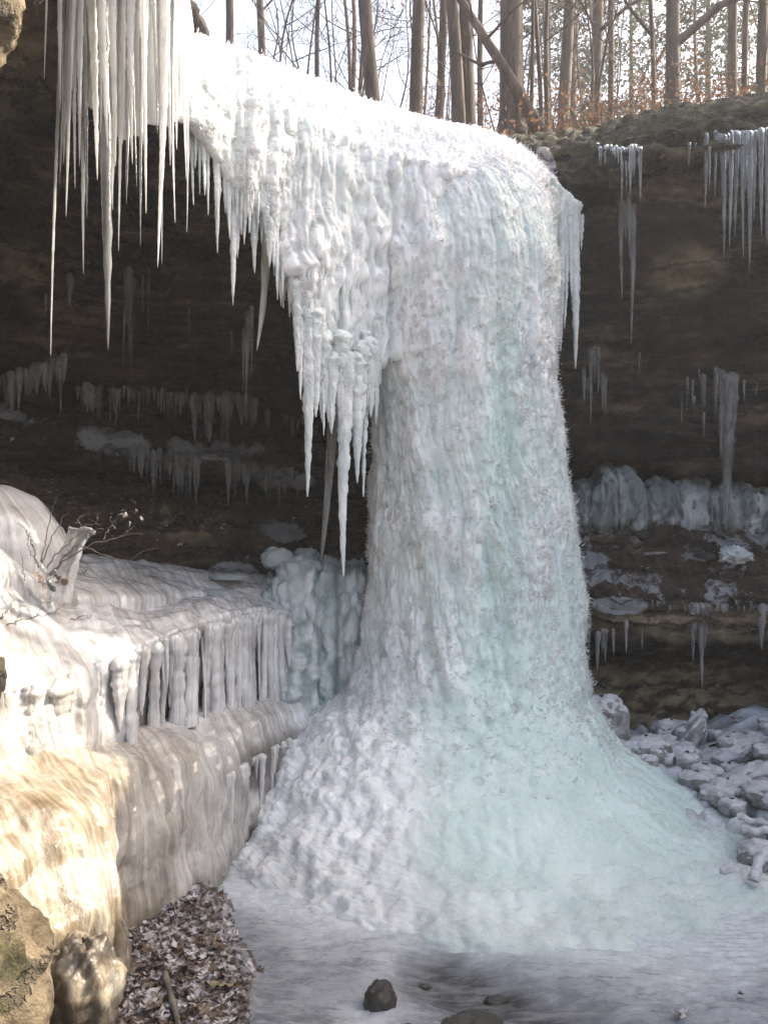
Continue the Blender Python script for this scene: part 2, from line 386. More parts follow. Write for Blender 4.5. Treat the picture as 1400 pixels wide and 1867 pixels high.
# ================================================================== CLIFF
def zD(px, z, D): return A((px - 700.0) / FPX * D, D, z)
_keys = [-300, 0, 200, 300, 345, 450, 650, 1040, 1200, 1400, 1700]
_rim = [  # (z, D) of plateau edge, rim top and rim underside
    [(7.8, 5.6), (7.8, 7.6), (7.8, 8.4), (7.75, 8.9), (7.65, 9.8), (7.6, 10.2), (7.5, 11.2), (7.85, 11.7), (8.02, 11.3), (8.08, 11.2), (8.5, 10.6)],
    [(7.7, 4.6), (7.7, 6.0), (7.7, 6.5), (7.65, 7.0), (7.35, 8.5), (7.3, 9.1), (7.2, 10.0), (7.15, 10.7), (7.52, 10.2), (7.52, 10.1), (7.8, 9.5)],
    [(7.2, 4.55), (7.2, 5.95), (7.25, 6.45), (7.25, 6.95), (6.95, 8.5), (6.9, 9.1), (6.8, 10.0), (6.75, 10.5), (7.05, 9.95), (7.0, 9.9), (7.1, 9.3)]]
_prof = [  # (py, D) of the lower rows
    [(250, 6), (300, 8.5), (350, 9.5), (385, 9.9), (400, 10.1), (420, 10.3), (430, 10.8), (345, 10.6), (330, 10.4), (330, 10.4), (330, 9.8)],
    [(480, 7), (480, 9.6), (520, 10.6), (540, 11), (550, 11.15), (560, 11.3), (560, 11.8), (520, 11.3), (520, 11.2), (520, 11.2), (520, 10.6)],
    [(640, 7.2), (655, 10.0), (690, 10.8), (700, 11.2), (705, 11.4), (710, 11.6), (740, 12.0), (825, 12.0), (852, 12.0), (862, 11.9), (862, 11.2)],
    [(650, 8.0), (668, 10.9), (704, 11.8), (713, 12.2), (717, 12.4), (722, 12.6), (752, 13.0), (830, 13.0), (857, 13.0), (868, 12.9), (868, 12.2)],
    [(720, 8.0), (745, 10.7), (765, 11.6), (778, 12.1), (784, 12.3), (790, 12.5), (830, 12.9), (940, 12.9), (935, 12.8), (935, 12.8), (935, 12.0)],
    [(790, 7.2), (800, 9.9), (800, 10.8), (818, 11.1), (826, 11.2), (835, 11.4), (850, 12.0), (1010, 11.8), (990, 11.8), (985, 11.8), (985, 11.0)],
    [(830, 7.2), (835, 9.9), (835, 10.8), (847, 11.1), (853, 11.2), (860, 11.4), (880, 12.0), (1096, 10.75), (1097, 10.5), (1097, 10.4), (1097, 9.8)],
    [(840, 7.6), (850, 10.5), (866, 11.7), (878, 12.0), (884, 12.2), (890, 12.4), (900, 12.6), (1110, 10.65), (1110, 10.42), (1110, 10.32), (1110, 9.7)],
    [(850, 7.1), (858, 9.9), (892, 11.0), (918, 11.3), (930, 11.4), (945, 11.6), (960, 11.9), (1172, 10.7), (1170, 10.5), (1168, 10.4), (1168, 9.8)],
    [(890, 6.4), (885, 8.9), (950, 9.9), (968, 10.2), (975, 10.4), (985, 10.6), (1020, 11.3), (1183, 11.6), (1183, 11.5), (1183, 11.4), (1183, 10.8)],
    [(960, 6.0), (930, 8.3), (1030, 9.3), (1038, 9.8), (1041, 10), (1045, 10.3), (1100, 10.9), (1255, 11.3), (1255, 11.2), (1255, 11.1), (1255, 10.5)],
    [(1200, 6.0), (1200, 8.3), (1200, 9.3), (1200, 9.8), (1200, 10), (1200, 10.3), (1250, 10.9), (1350, 11.0), (1345, 10.9), (1330, 10.9), (1330, 10.3)]]
ctrl = []
for k, px in enumerate(_keys):
    colp = [zD(px, *_rim[r][k]) for r in range(3)] + [P(px, *_prof[r][k]) for r in range(len(_prof))]
    last = colp[-1].copy(); last[2] = -0.6; colp.append(last); ctrl.append(colp)
ctrl = np.array(ctrl)
L0 = ctrl[0]
lefts = [L0 + A(-6.0, -14.0, 0.0), L0 + A(-1.6, -4.2, 0.0)]
R0 = ctrl[-1]
rights = [R0 + A(2.2, -0.3, 1.0), R0 + A(5.0, -0.8, 3.0), R0 + A(9.0, -3.0, 4.2), R0 + A(12.0, -14.0, 4.0)]  # unseen rim raised out of frame so its shade covers the pool
for rr in rights: rr[-1, 2] = -0.6
ctrl = np.concatenate([np.array(lefts), ctrl, np.array(rights)], 0)
RIM = ctrl[:, 0].copy()
NU, NV = 460, 345
G = loft(ctrl, NU, NV, 9, 2.2, du=[0.12, 0.3, 0.8, 1, 0.9, 0.8, 1, 1, 0.8, 1, 1, 0.7, 0.3, 0.15, 0.1, 0.05])
N = -gnormals(G)
p = G.reshape(-1, 3)
n = N.reshape(-1, 3)
amp = 0.20 * fbm(p * A(0.7, 0.7, 1.5), 3, seed=1) + 0.13 * fbm(p * A(1.2, 1.2, 5.0), 4, 0.55, seed=5) + 0.10 * fbm(p * A(3.2, 3.2, 4.5), 4, 0.55, seed=9, ridged=True)
strata = np.sin(p[:, 2] * 16 + 3.0 * perlin(p * 0.8, 4)) * 0.5 + np.sin(p[:, 2] * 37 + 4.0 * perlin(p * 1.3, 8)) * 0.3
facing = 1 - np.abs(n[:, 2])
sz = p[:, 2] * 3.6 + 1.1 * perlin(p * A(.5, .5, .35), 14) + .35 * perlin(p * A(1.6, 1.6, .8), 15); saw = sz - np.floor(sz); hb = _h2(np.floor(sz).astype(np.int64), np.zeros(len(sz), dtype=np.int64), 77)
bed = (saw ** 1.5 - .45) * sstep(1.0, .93, saw) if False else np.where(saw < .9, saw / .9, (1 - saw) / .1) - .5
amp = amp + 0.030 * strata * facing + 0.15 * facing * bed * (.35 + .65 * hb) + .10 * facing * (hb - .5)
fine = fbm(p * 11, 3, 0.6, seed=13) * 0.022
upf = sstep(0.25, 0.7, n[:, 2])
rub = upf * (scales(p[:, 0], p[:, 1], 0.22, 0.2, 3, 0.5, 0.5, 0.5, 1.0) * 0.08 + scales(p[:, 0], p[:, 1], 0.08, 0.08, 9, 0.5, 0.5, 0.5, 1.0) * 0.035)
amp = amp * (1 - .65 * sstep(7.0, 7.7, p[:, 2]))
p2 = p + n * (amp + fine)[:, None] + A(0, 0, 1) * rub[:, None]
Pg = p2.reshape(NU, NV, 3)
n2 = -gnormals(Pg).reshape(-1, 3)
def blobs(pts, lst):
    o = np.zeros(len(pts))
    for (c, r) in lst: o = np.maximum(o, 1 - sstep(0.35, 1.0, np.linalg.norm((pts - np.asarray(c)) / np.asarray(r), axis=1)))
    return o
frost = blobs(p2, [(P(1130, 1102, 10.6), (0.5, 0.5, 0.16)), (P(1080, 1050, 11.1), (0.35, 0.5, 0.3)), (P(1120, 960, 12.3), (0.9, 0.5, 0.25)), (P(1075, 1025, 11.4), (0.4, 0.4, 0.25)),
    (P(1335, 1005, 11.7), (0.35, 0.5, 0.3)), (P(1390, 965, 12.2), (0.4, 0.5, 0.25)), 
    (P(990, 300, 10.5), (0.2, 0.5, 0.3)), (P(1090, 1320, 11), (0.3, 0.5, 0.4)),
    (P(200, 800, 10.8), (0.9, 0.6, 0.3)), (P(400, 810, 11.2), (1.0, 0.6, 0.3)), (P(60, 740, 10.2), (0.8, 0.7, 0.3)), (P(520, 880, 11.5), (0.6, 0.6, 0.3)), (P(430, 1045, 10.2), (0.5, 0.5, 0.2)), (P(520, 960, 11), (.5, .5, .3))])
frost = np.maximum(frost, 0.55 * upf * (p2[:, 2] > 1.5) * (p2[:, 0] > 1.5) * (p2[:, 2] < 6) * sstep(0.0, 0.3, fbm(p2 * 2.2, 3, seed=44)))
moss = sstep(6.4, 7.1, p2[:, 2]) * sstep(-0.1, 0.4, n2[:, 2] + 0.6 * fbm(p2 * 1.5, 2, seed=31))
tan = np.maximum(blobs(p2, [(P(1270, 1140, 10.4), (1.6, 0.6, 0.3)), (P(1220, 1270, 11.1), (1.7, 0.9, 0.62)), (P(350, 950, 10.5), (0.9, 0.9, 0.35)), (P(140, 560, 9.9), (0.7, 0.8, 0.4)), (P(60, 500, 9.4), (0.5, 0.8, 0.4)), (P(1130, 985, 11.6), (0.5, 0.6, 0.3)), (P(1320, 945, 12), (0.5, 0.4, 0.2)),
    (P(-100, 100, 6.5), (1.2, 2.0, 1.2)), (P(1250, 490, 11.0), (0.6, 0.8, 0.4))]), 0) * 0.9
soil = sstep(0.3, 0.75, n2[:, 2]) * (p2[:, 2] < 6.5)
soil = np.maximum(soil, sstep(7.5, 7.9, p2[:, 2]) * sstep(0.1, 0.5, n2[:, 2]))
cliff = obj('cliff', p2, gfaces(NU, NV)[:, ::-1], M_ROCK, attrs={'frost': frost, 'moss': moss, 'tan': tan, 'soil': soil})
tag(cliff, kind='structure')
CLIFF_PTS = p2
def on_cliff(px, py):
    """depth of the rock under a photo pixel, measured on the finished cliff"""
    q = CLIFF_PTS; ok = q[:, 1] > 3
    u = 700 + q[:, 0] / np.maximum(q[:, 1], .1) * FPX; v = 933 - (q[:, 2] - CAMZ) / np.maximum(q[:, 1], .1) * FPX
    d = (u - px) ** 2 + (v - py) ** 2; d[~ok] = 1e12
    i = np.argsort(d)[:12]; i = i[d[i] < d[i[0]] + 60]
    return q[i, 1].min()

# forest floor on the plateau: rings that run outwards from the rim
C0 = A(0.3, 3.0, 0)
rows = [RIM + A(0, 0, 0.015)]
for dist, dz in ((1.5, 0.25), (5, 0.7), (14, 2.0), (40, 5.0), (90, 12.0), (115, 14.0)):
    d = RIM - C0; d[:, 2] = 0; d /= np.linalg.norm(d, axis=1)[:, None]
    rows.append(RIM * A(1, 1, 0) + d * dist + A(0, 0, 1) * (np.maximum(7.6, RIM[:, 2]) * (1 if dist < 6 else 0) + (7.9 if dist >= 6 else 0) + dz)[:, None])
FG = loft(np.stack(rows, 1), 200, 130, 4, 1.5, dv=[3, 2, 0.8, 0.3, 0.1, 0.04])
q = FG.reshape(-1, 3); dd = np.linalg.norm(q[:, :2] - C0[:2], axis=1)
q = q + A(0, 0, 1) * (0.16 * fbm(q * 0.5, 4, seed=60) + 0.05 * fbm(q * 3, 3, seed=62))[:, None] * sstep(7, 13, dd)[:, None]
tag(obj('forest_floor', q, gfaces(200, 130), M_FLOOR), kind='structure')
def floor_z(x, y):
    d = (q[:, 0] - x) ** 2 + (q[:, 1] - y) ** 2
    return q[np.argmin(d), 2]

# ================================================================== CREEK BED, ICE MOUND
def mound_a(x, y):
    dx = np.where(x > 0.95, (x - 0.95) / 1.05, (x - 0.95) / 1.05)
    r = np.sqrt(dx ** 2 + (y - 9.6) ** 2)
    pts = np.stack([x, y, np.zeros_like(x)], -1).reshape(-1, 3)
    r = r + 0.28 * fbm(pts * 0.9, 2, seed=70).reshape(x.shape)
    # lobe in front of the column, with its own steeper toe
    r2 = np.sqrt(((x - 0.25) / 0.75) ** 2 + ((y - 7.55) / 0.62) ** 2)
    a = 0.85 - 0.62 * (r - 0.9)
    return a, r2
def _chan(x, y):
    pl = [(0.38, 6.0), (0.5, 5.9), (0.75, 5.65), (1.35, 5.2), (2.2, 4.5), (2.6, 3.0), (2.6, 0.0)]
    best = np.full(x.shape, 9.0)
    for (x0, y0), (x1, y1) in zip(pl[:-1], pl[1:]):
        t = np.clip(((x - x0) * (x1 - x0) + (y - y0) * (y1 - y0)) / ((x1 - x0) ** 2 + (y1 - y0) ** 2), 0, 1)
        best = np.minimum(best, np.hypot(x - x0 - t * (x1 - x0), y - y0 - t * (y1 - y0)))
    return best
def litter_mask(x, y):
    edge = np.interp(y, [3, 4.6, 5.3, 6.0, 6.8, 7.4], [-0.55, -0.68, -0.78, -0.97, -1.22, -1.7])
    pts = np.stack([x, y, 0 * x], -1).reshape(-1, 3)
    w = 0.22 * fbm(pts * 2.0, 4, seed=77).reshape(x.shape)
    return 1 - sstep(edge - 0.10, edge + 0.02, x + w)
def hgt(x, y, fine=True):
    x = np.asarray(x, dtype=np.float64); y = np.asarray(y, dtype=np.float64)
    a, r2 = mound_a(x, y)
    m = 0.5 * (a + np.sqrt(a * a + 0.035))
    lobe = 0.16 * np.clip(1 - r2 ** 2.0, 0, 1) ** .8
    h = m + lobe * sstep(0, 0.25, m + 0.2) - 0.06
    h = h + 0.50 * sstep(1.7, 4.4, x) * sstep(6.4, 10.2, y) + 0.25 * sstep(3.4, 6, x)
    h = h + 0.30 * sstep(7.4, 9.4, y) * (1 - sstep(-1.3, -0.2, x))
    ch = _chan(x, y); h = h - 0.10 * (1 - sstep(0.1, 0.5, ch))
    h = h + 0.13 * litter_mask(x, y)
    return h
nx, ny = 340, 380
xs = np.concatenate([np.linspace(-4.5, -1.9, 25, endpoint=False), np.linspace(-1.9, 3.8, 290, endpoint=False), np.linspace(3.8, 9, 25)])
ys = np.concatenate([np.linspace(-3, 4.6, 30, endpoint=False), np.geomspace(4.6, 9.2, 320, endpoint=False), np.linspace(9.2, 11.6, 30)])
X, Y = np.meshgrid(xs, ys, indexing='ij')
Z = hgt(X, Y)
pts = np.stack([X, Y, 0 * X], -1).reshape(-1, 3)
a, r2 = mound_a(X, Y); md = sstep(0.02, 0.35, a); lit = litter_mask(X, Y) * (1 - md); ch = _chan(X, Y)
f = lambda s, o, sd, **k: fbm(pts * np.asarray(s), o, seed=sd, **k).reshape(X.shape)
big = scales(X.ravel(), -Y.ravel(), 0.30, 0.26, 101, 0.6, 0.5, 0.7, 0.7).reshape(X.shape)
sm = scales(X.ravel(), -Y.ravel(), 0.10, 0.085, 104, 0.7, 0.5, 0.75, 0.6).reshape(X.shape)
clump = 0.6 * big + 0.4 * sm
radial = np.hypot(X - 0.95, Y - 9.6); ang = np.arctan2(X - 0.95, 9.6 - Y)
ripl = np.sin((Y * 1.0 + 0.18 * X + 0.25 * f((0.8, 0.8, 1), 3, 81)) * 78) * (0.4 + 0.6 * sstep(-0.3, 0.4, f((1.5, 1.5, 1), 2, 85)))
flat = (1 - md) * (1 - lit)
left_lump = sstep(0.6, -0.6, X) * sstep(7.0, 8.2, Y) if False else (1 - sstep(-0.5, 0.5, X)) * sstep(6.9, 8.0, Y)
Z = Z + md * (0.045 * big * (0.25 + 1.4 * left_lump) + 0.030 * sm + 0.05 * f((1.6, 1.6, 1), 3, 88) + 0.016 * f((20, 20, 1), 3, 90))
Z = Z + flat * (0.011 * ripl * (1 - sstep(7.3, 8.3, Y)) + 0.02 * f((3, 5, 1), 4, 92) + 0.006 * f((22, 30, 1), 2, 95))
rough_r = sstep(2.2, 3.0, X) * sstep(6.0, 7.5, Y) * (1 - md)
pop = scales(X.ravel(), -Y.ravel(), 0.16, 0.16, 120, 0.55, 0.5, 0.55, 0.6).reshape(X.shape)
pop2 = scales(X.ravel() + 3, -Y.ravel(), 0.34, 0.3, 126, 0.5, 0.4, 0.55, 0.5).reshape(X.shape)
up_r = sstep(2.6, 3.2, X + .25 * (Y - 8.5))
Z = Z + rough_r * ((0.03 + .06 * up_r) * pop + 0.11 * up_r * pop2 + 0.08 * f((2.5, 2.5, 1), 4, 97))
crev = rough_r * up_r * (1 - sstep(.12, .5, .5 * pop + .6 * pop2))
Z = Z - .05 * crev + lit * (0.03 * f((9, 9, 1), 3, 99))
frost = np.clip(0.02 + 0.60 * md + 0.8 * f((0.9, 1.6, 1), 4, 111) + 0.35 * rough_r + 0.35 * sstep(0.35, 1.4, X) * (1 - sstep(5.2, 4.4, Y) * 0) * sstep(0.3, 0.8, ch), 0, 1)
pile = (1 - sstep(0.08, 0.34, np.hypot((X + 0.02 - 0.25 * (Y - 5.7)) * 1.0, (Y - 5.6) * 0.35)))     # white tongue beside the dark channel
toed = np.hypot((X - 1.1) * np.where(X > 1.1, .82, 1.0), Y - 9.6)
frost = np.clip(frost + 0.45 * pile + 0.4 * sstep(6.6, 7.2, Y) + .95 * (1 - sstep(3.0, 4.0, toed + .5 * f((1.3, 1.3, 1), 4, 127))), 0, 1)
Z = Z + .05 * flat * sstep(4.4, 3.2, toed) * 0
dark = (1 - sstep(0.12, 0.52, ch + 0.22 * f((1.6, 2.6, 1), 4, 115))) * (1 - sstep(6.6, 6.9, Y))
dark = np.clip(.9 * dark + 0.40 * (1 - sstep(5.6, 6.6, Y)) * sstep(0.05, 0.5, f((0.8, 1.5, 1), 3, 118)) * (1 - pile), 0, 1)
dark = np.maximum(dark, 0.6 * (1 - sstep(0.0, 0.35, np.hypot(X - 3.7, (Y - 6.3)))))
teal = np.clip(md * (0.25 + 1.1 * sstep(-0.55, 0.6, X - 0.10 * (Y - 8)) + 0.5 * f((0.9, 0.9, 1), 3, 121)) * (1 - sstep(2.0, 3.0, X)) + 0.15, 0, 1) * sstep(0.0, 0.4, a + 0.15)
teal = np.clip(np.maximum(teal, .5 * (1 - sstep(2.8, 4.0, np.hypot((X - 1.1) * .85, Y - 9.6))) * sstep(-.2, .8, X)), 0, 0.85)
rslope = sstep(1.7, 2.6, X + .3 * f((1, 1, 1), 2, 125)) * sstep(6.0, 7.2, Y); teal = teal * (1 - .9 * rslope)
dark = np.maximum(dark, .8 * crev)
tag(obj('frozen_creek', np.stack([X, Y, Z], -1), gfaces(nx, ny), M_CREEK,
        attrs={'frost': frost, 'dark': dark, 'teal': teal, 'litter': lit, 'clump': clump}), kind='structure')
def creek_z(x, y):
    i = int(np.argmin(abs(xs - x))); j = int(np.argmin(abs(ys - y))); return Z[i, j]
gx = np.concatenate([np.linspace(-125, -8, 10), np.linspace(-6, 12, 20), np.linspace(16, 125, 10)]); gy = np.concatenate([np.linspace(-125, -8, 12), np.linspace(-6, 13, 20)])
GX, GY = np.meshgrid(gx, gy, indexing='ij')
GZ = -0.45 + 0.02 * np.maximum(0, -GY) * 0 + 0.12 * np.clip(np.abs(GX - 1) - 8, 0, 60) * 0
tag(obj('ground', np.stack([GX, GY, GZ], -1), gfaces(len(gx), len(gy)), M_FLOOR), kind='structure')

# ================================================================== FROZEN WATERFALL
WF = thing('frozen_waterfall', 'tall frozen waterfall pouring over the cliff lip onto a teal ice mound', 'waterfall', tuple(P(850, 1330, 9.6)))
# curtain: over the lip and down
cu = []
_c = [  # px, crest py, crest D, face D, bottom py
    (300, 52, 7.9, 7.55, 200), (338, 62, 8.2, 7.75, 215), (380, 74, 8.35, 7.9, 260), (420, 86, 8.5, 8.1, 330), (455, 97, 8.6, 8.2, 365), (500, 115, 8.8, 8.35, 400), (550, 137, 9.05, 8.5, 560),
    (600, 158, 9.3, 8.65, 690), (650, 179, 9.55, 8.85, 700), (700, 196, 9.75, 9.0, 660), (750, 209, 9.9, 9.1, 620), (800, 219, 10.1, 9.15, 560), (850, 229, 10.25, 9.2, 540), (900, 243, 10.4, 9.3, 540), (950, 268, 10.45, 9.45, 500), (980, 292, 10.45, 9.7, 450), (1003, 322, 10.6, 10.1, 415)]
for px, cy, cD, fD, by in _c:
    cD = fD + .5 * (cD - fD)
    z = lambda y, D: P(px, y, D)
    mid = (cD + fD) / 2
    cu.append([P(px, cy + 90, cD + 1.6), P(px, cy + 6, cD + 0.75), P(px, cy, cD), P(px, cy + 22, mid + 0.05), P(px, cy + 80, fD + 0.06), P(px, cy + 150, fD),
               P(px, (cy + 150) * .5 + by * .5 if by > cy + 160 else cy + 155, fD + 0.02), P(px, max(by, cy + 160), fD + 0.05), P(px, max(by, cy + 160) - 8, fD + 0.30), P(px, cy + 150, fD + 0.55)])
cu = np.array(cu)
nu, nv = 360, 300
g = loft(cu, nu, nv, 5, 3, dv=[0.15, 0.4, 1, 1, 1, 1, 1, 0.5, 0.25])
nr = gnormals(g); 
if nr[nu // 2, nv // 2, 1] > 0: nr = -nr; flip = True
else: flip = False
p = g.reshape(-1, 3); n = nr.reshape(-1, 3)
s = np.cumsum(np.concatenate([np.zeros((1, nv)), np.linalg.norm(np.diff(g, axis=0), axis=-1)], 0), 0).ravel()
t = np.cumsum(np.concatenate([np.zeros((nu, 1)), np.linalg.norm(np.diff(g, axis=1), axis=-1)], 1), 1).ravel()
vert = 1 - sstep(0.10, 0.42, n[:, 2])
s = np.repeat(s.reshape(nu, nv)[:, 110], nv); tz_ = t.copy(); t2 = 9 - p[:, 2]
ws = s + 0.10 * fbm(p * 1.6, 3, seed=201); wt = t2 + 0.10 * fbm(p * 1.9, 3, seed=204)
s1 = scales(ws, wt, 0.20, 0.36, 210, 0.9, 0.38, 0.62, 0.55); rgh = .4 + .9 * sstep(-.3, .35, fbm(p * A(1, 1, .7), 3, seed=295)); s2 = rgh * scales(ws, wt, 0.09, 0.20, 220, 1.0, 0.4, 0.7, 0.5); s3 = scales(ws, wt, 0.040, 0.10, 230, 1.1, 0.4, 0.7, 0.5)
fl = flutes(ws, 0.085, 240)
patch = sstep(-0.25, 0.3, fbm(p * 1.1, 3, seed=250))
lsm = .25 + .75 * sstep(-1.75, -1.0, p[:, 0]); vert = vert * sstep(.9, 1.6, t) ; 
d = lsm * vert * (0.085 * s1 * patch + 0.05 * s2 + 0.024 * s3 + 0.055 * fl + 0.07 * fbm(p * A(1.2, 1.2, .6), 3, seed=255)) + (1 - vert) * (0.030 * s3 + .02 * fbm(p * 9, 3, seed=259) + 0.035 * fbm(p * 1.2, 3, seed=258) + 0.012 * fl) + 0.009 * fbm(p * 26, 3, seed=260)
curt = p + n * d[:, None]
fr = np.clip(0.15 + 0.45 * s1 * patch + 0.3 * s2 + 0.22 * s3 + 0.5 * (1 - vert), 0, 1)
greyband = np.exp(-(((t - 1.25) / 0.18) ** 2)) * 0
tealc = np.zeros_like(fr)
fcs = gfaces(nu, nv)
if flip: fcs = fcs[:, ::-1]
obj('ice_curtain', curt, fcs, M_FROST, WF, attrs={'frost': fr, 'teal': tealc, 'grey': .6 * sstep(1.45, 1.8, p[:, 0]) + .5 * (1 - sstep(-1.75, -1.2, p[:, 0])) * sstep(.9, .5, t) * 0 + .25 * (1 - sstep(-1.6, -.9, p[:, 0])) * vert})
CURT = (curt.reshape(nu, nv, 3), nr, fr.reshape(nu, nv))
# column
_k = [(290, 610, 950, 10.08, 0.66), (345, 580, 995, 9.98, 0.84), (450, 585, 1010, 9.9, 0.94), (600, 640, 1006, 9.9, 0.96), (700, 676, 1010, 9.9, 0.97), (850, 681, 1026, 9.88, 0.99), (950, 684, 1038, 9.86, 1.0),
      (1050, 683, 1048, 9.84, 1.02), (1150, 676, 1056, 9.8, 1.05), (1220, 660, 1060, 9.76, 1.10)]
th = np.concatenate([np.linspace(-0.12, math.pi + 0.12, 385), np.linspace(math.pi + 0.12, 2 * math.pi - 0.12, 27)[1:-1]]); nth = len(th)
prof = [[P(l, y, D - .7 * b)[2], (l - 700) / FPX * D, (r - 700) / FPX * D, D, b, 2.35] for y, l, r, D, b in _k]
prof += [[1.10, -.42, 2.12, 9.7, 1.26, 2.3], [.82, -.80, 2.26, 9.65, 1.58, 2.2], [.55, -1.15, 2.52, 9.6, 1.94, 2.1], [.36, -1.30, 2.8, 9.6, 2.28, 2.0], [.22, -1.44, 3.15, 9.6, 2.62, 2.0], [.12, -1.56, 3.55, 9.6, 2.92, 2.0], [.05, -1.7, 3.9, 9.6, 3.16, 2.0], [-.02, -1.8, 4.2, 9.6, 3.34, 2.0], [-.18, -1.9, 4.5, 9.6, 3.5, 2.0]]
NR = 570
pr = resample(np.array(prof), NR, 0, 8)
zz, xl, xr, dc, bb, ee = pr.T
c, sn = np.cos(th)[:, None], np.sin(th)[:, None]
e = 2 / ee[None, :]
gx_ = (xl + xr) / 2 + (xr - xl) / 2 * np.sign(c) * np.abs(c) ** e
gy_ = dc - bb * np.where(sn > 0, np.abs(sn) ** e, -0.8 * np.abs(sn) ** e)
g = np.stack([gx_, gy_, np.broadcast_to(zz, gx_.shape)], -1)
nr = gnormals(g, True)
if nr[190, 250, 1] > 0: nr = -nr; flip = True
else: flip = False
p = g.reshape(-1, 3); n = nr.reshape(-1, 3)
s = np.cumsum(np.concatenate([np.zeros((1, g.shape[1])), np.linalg.norm(np.diff(g, axis=0), axis=-1)], 0), 0).ravel()
t = np.cumsum(np.concatenate([np.zeros((nth, 1)), np.linalg.norm(np.diff(g, axis=1), axis=-1)], 1), 1).ravel()
cone = 1 - sstep(.75, 1.7, p[:, 2])                       # 0 on the column, 1 on the cone
left = 1 - sstep(-.35, .45, p[:, 0] + .25 * fbm(p * 1.2, 2, seed=300))
ws = s + 0.09 * fbm(p * A(1.8, 1.8, 1.2), 3, seed=301); wt = t + 0.10 * fbm(p * 2.1, 3, seed=304)
s1 = scales(ws, wt, 0.24, 0.55, 310, 0.9, 0.4, 0.6, 0.7); rgh = .35 + .95 * sstep(-.3, .35, fbm(p * A(.9, .9, .6), 3, seed=395)); s2 = rgh * scales(ws, wt, 0.085, 0.22, 320, 1.0, 0.4, 0.7, 0.6); s3 = scales(ws, wt, 0.038, 0.11, 330, 1.1, 0.4, 0.7, 0.55)
fl = flutes(s + 0.05 * fbm(p * A(1, 1, .5), 2, seed=308), 0.26, 340)
patch = sstep(-0.3, 0.25, fbm(p * 1.2, 3, seed=350))
lump = scales(p[:, 0] + .16 * fbm(p * 3, 3, seed=380), -p[:, 1] - p[:, 2] + .16 * fbm(p * 3, 3, seed=382), .24, .22, 381, .55, .5, .6, .8)
s0 = scales(ws, wt, .55, .8, 396, .8, .5, .6, .8) * sstep(0, .4, fbm(p * .8, 2, seed=397))
d = (1 - cone) * (0.08 * s0 + 0.045 * s1 * patch + 0.026 * s2 + 0.018 * s3 + 0.05 * fl + .012 * flutes(ws, .045, 345) + 0.10 * fbm(p * A(1.3, 1.3, .4), 3, seed=355) - .06)
d = d + cone * (.022 * scales(p[:, 0] + .07 * fbm(p * 4, 2, seed=383), p[:, 1] * .8 - p[:, 2] * .8 + .07 * fbm(p * 4, 2, seed=384), .13, .12, 385, .55, .5, .6, .8) + .02 * fbm(p * 9, 3, seed=386) + .07 * fbm(p * 1.5, 3, seed=356) + .028 * left * lump + .05 * left * fbm(p * 4.5, 4, .6, seed=357) + .03 * fl * sstep(.5, .9, p[:, 2])) + 0.009 * fbm(p * 28, 3, seed=360)
tz = np.exp(-((p[:, 0] - (1.15 + 0.06 * (p[:, 2] - 3))) / 0.20) ** 2) * (p[:, 1] < 9.6) * (1 - sstep(5.0, 5.8, p[:, 2])) * (1 - cone)
d = d - 0.06 * tz
toe = 1 - sstep(.08, .42, p[:, 2])
d = d + toe * (.10 * fbm(p * A(1.1, 1.1, 1), 4, .55, seed=390) - .03)
colm = p + n * d[:, None]
greyc = np.clip(.24 * cone + .45 * toe + .25 * toe * fbm(p * 2, 3, seed=391), 0, 1)  # cone and toe greyed in the colour against the full sky light there
fr = np.clip(0.12 + (1 - cone) * (0.42 * s1 * patch + 0.30 * s2 + 0.25 * s3) + 0.15 * fbm(p * .8, 2, seed=370) + cone * (.35 + .45 * left + .5 * fbm(p * A(2, 2, 3), 4, seed=387)), 0, 1)
tl = np.clip(0.42 * (1 - sstep(1.5, 5.5, p[:, 2])) + 0.85 * tz + 0.25 * (1 - sstep(0.15, 0.45, s1 * patch + .5 * s2)) + .35 * cone, 0, 1) * sstep(-.1, .8, p[:, 0] + .25 * fbm(p * 1.5, 2, seed=372)) * (1 - .55 * left * cone)
tl = tl * (1 - .55 * sstep(.25, .05, p[:, 2])) if False else tl * (.45 + .55 * sstep(.03, .3, p[:, 2]))
fcs = gfaces(nth, NR, True)
if flip: fcs = fcs[:, ::-1]
obj('ice_column', colm, fcs, M_FROST, WF, attrs={'frost': fr, 'teal': tl, 'grey': greyc})
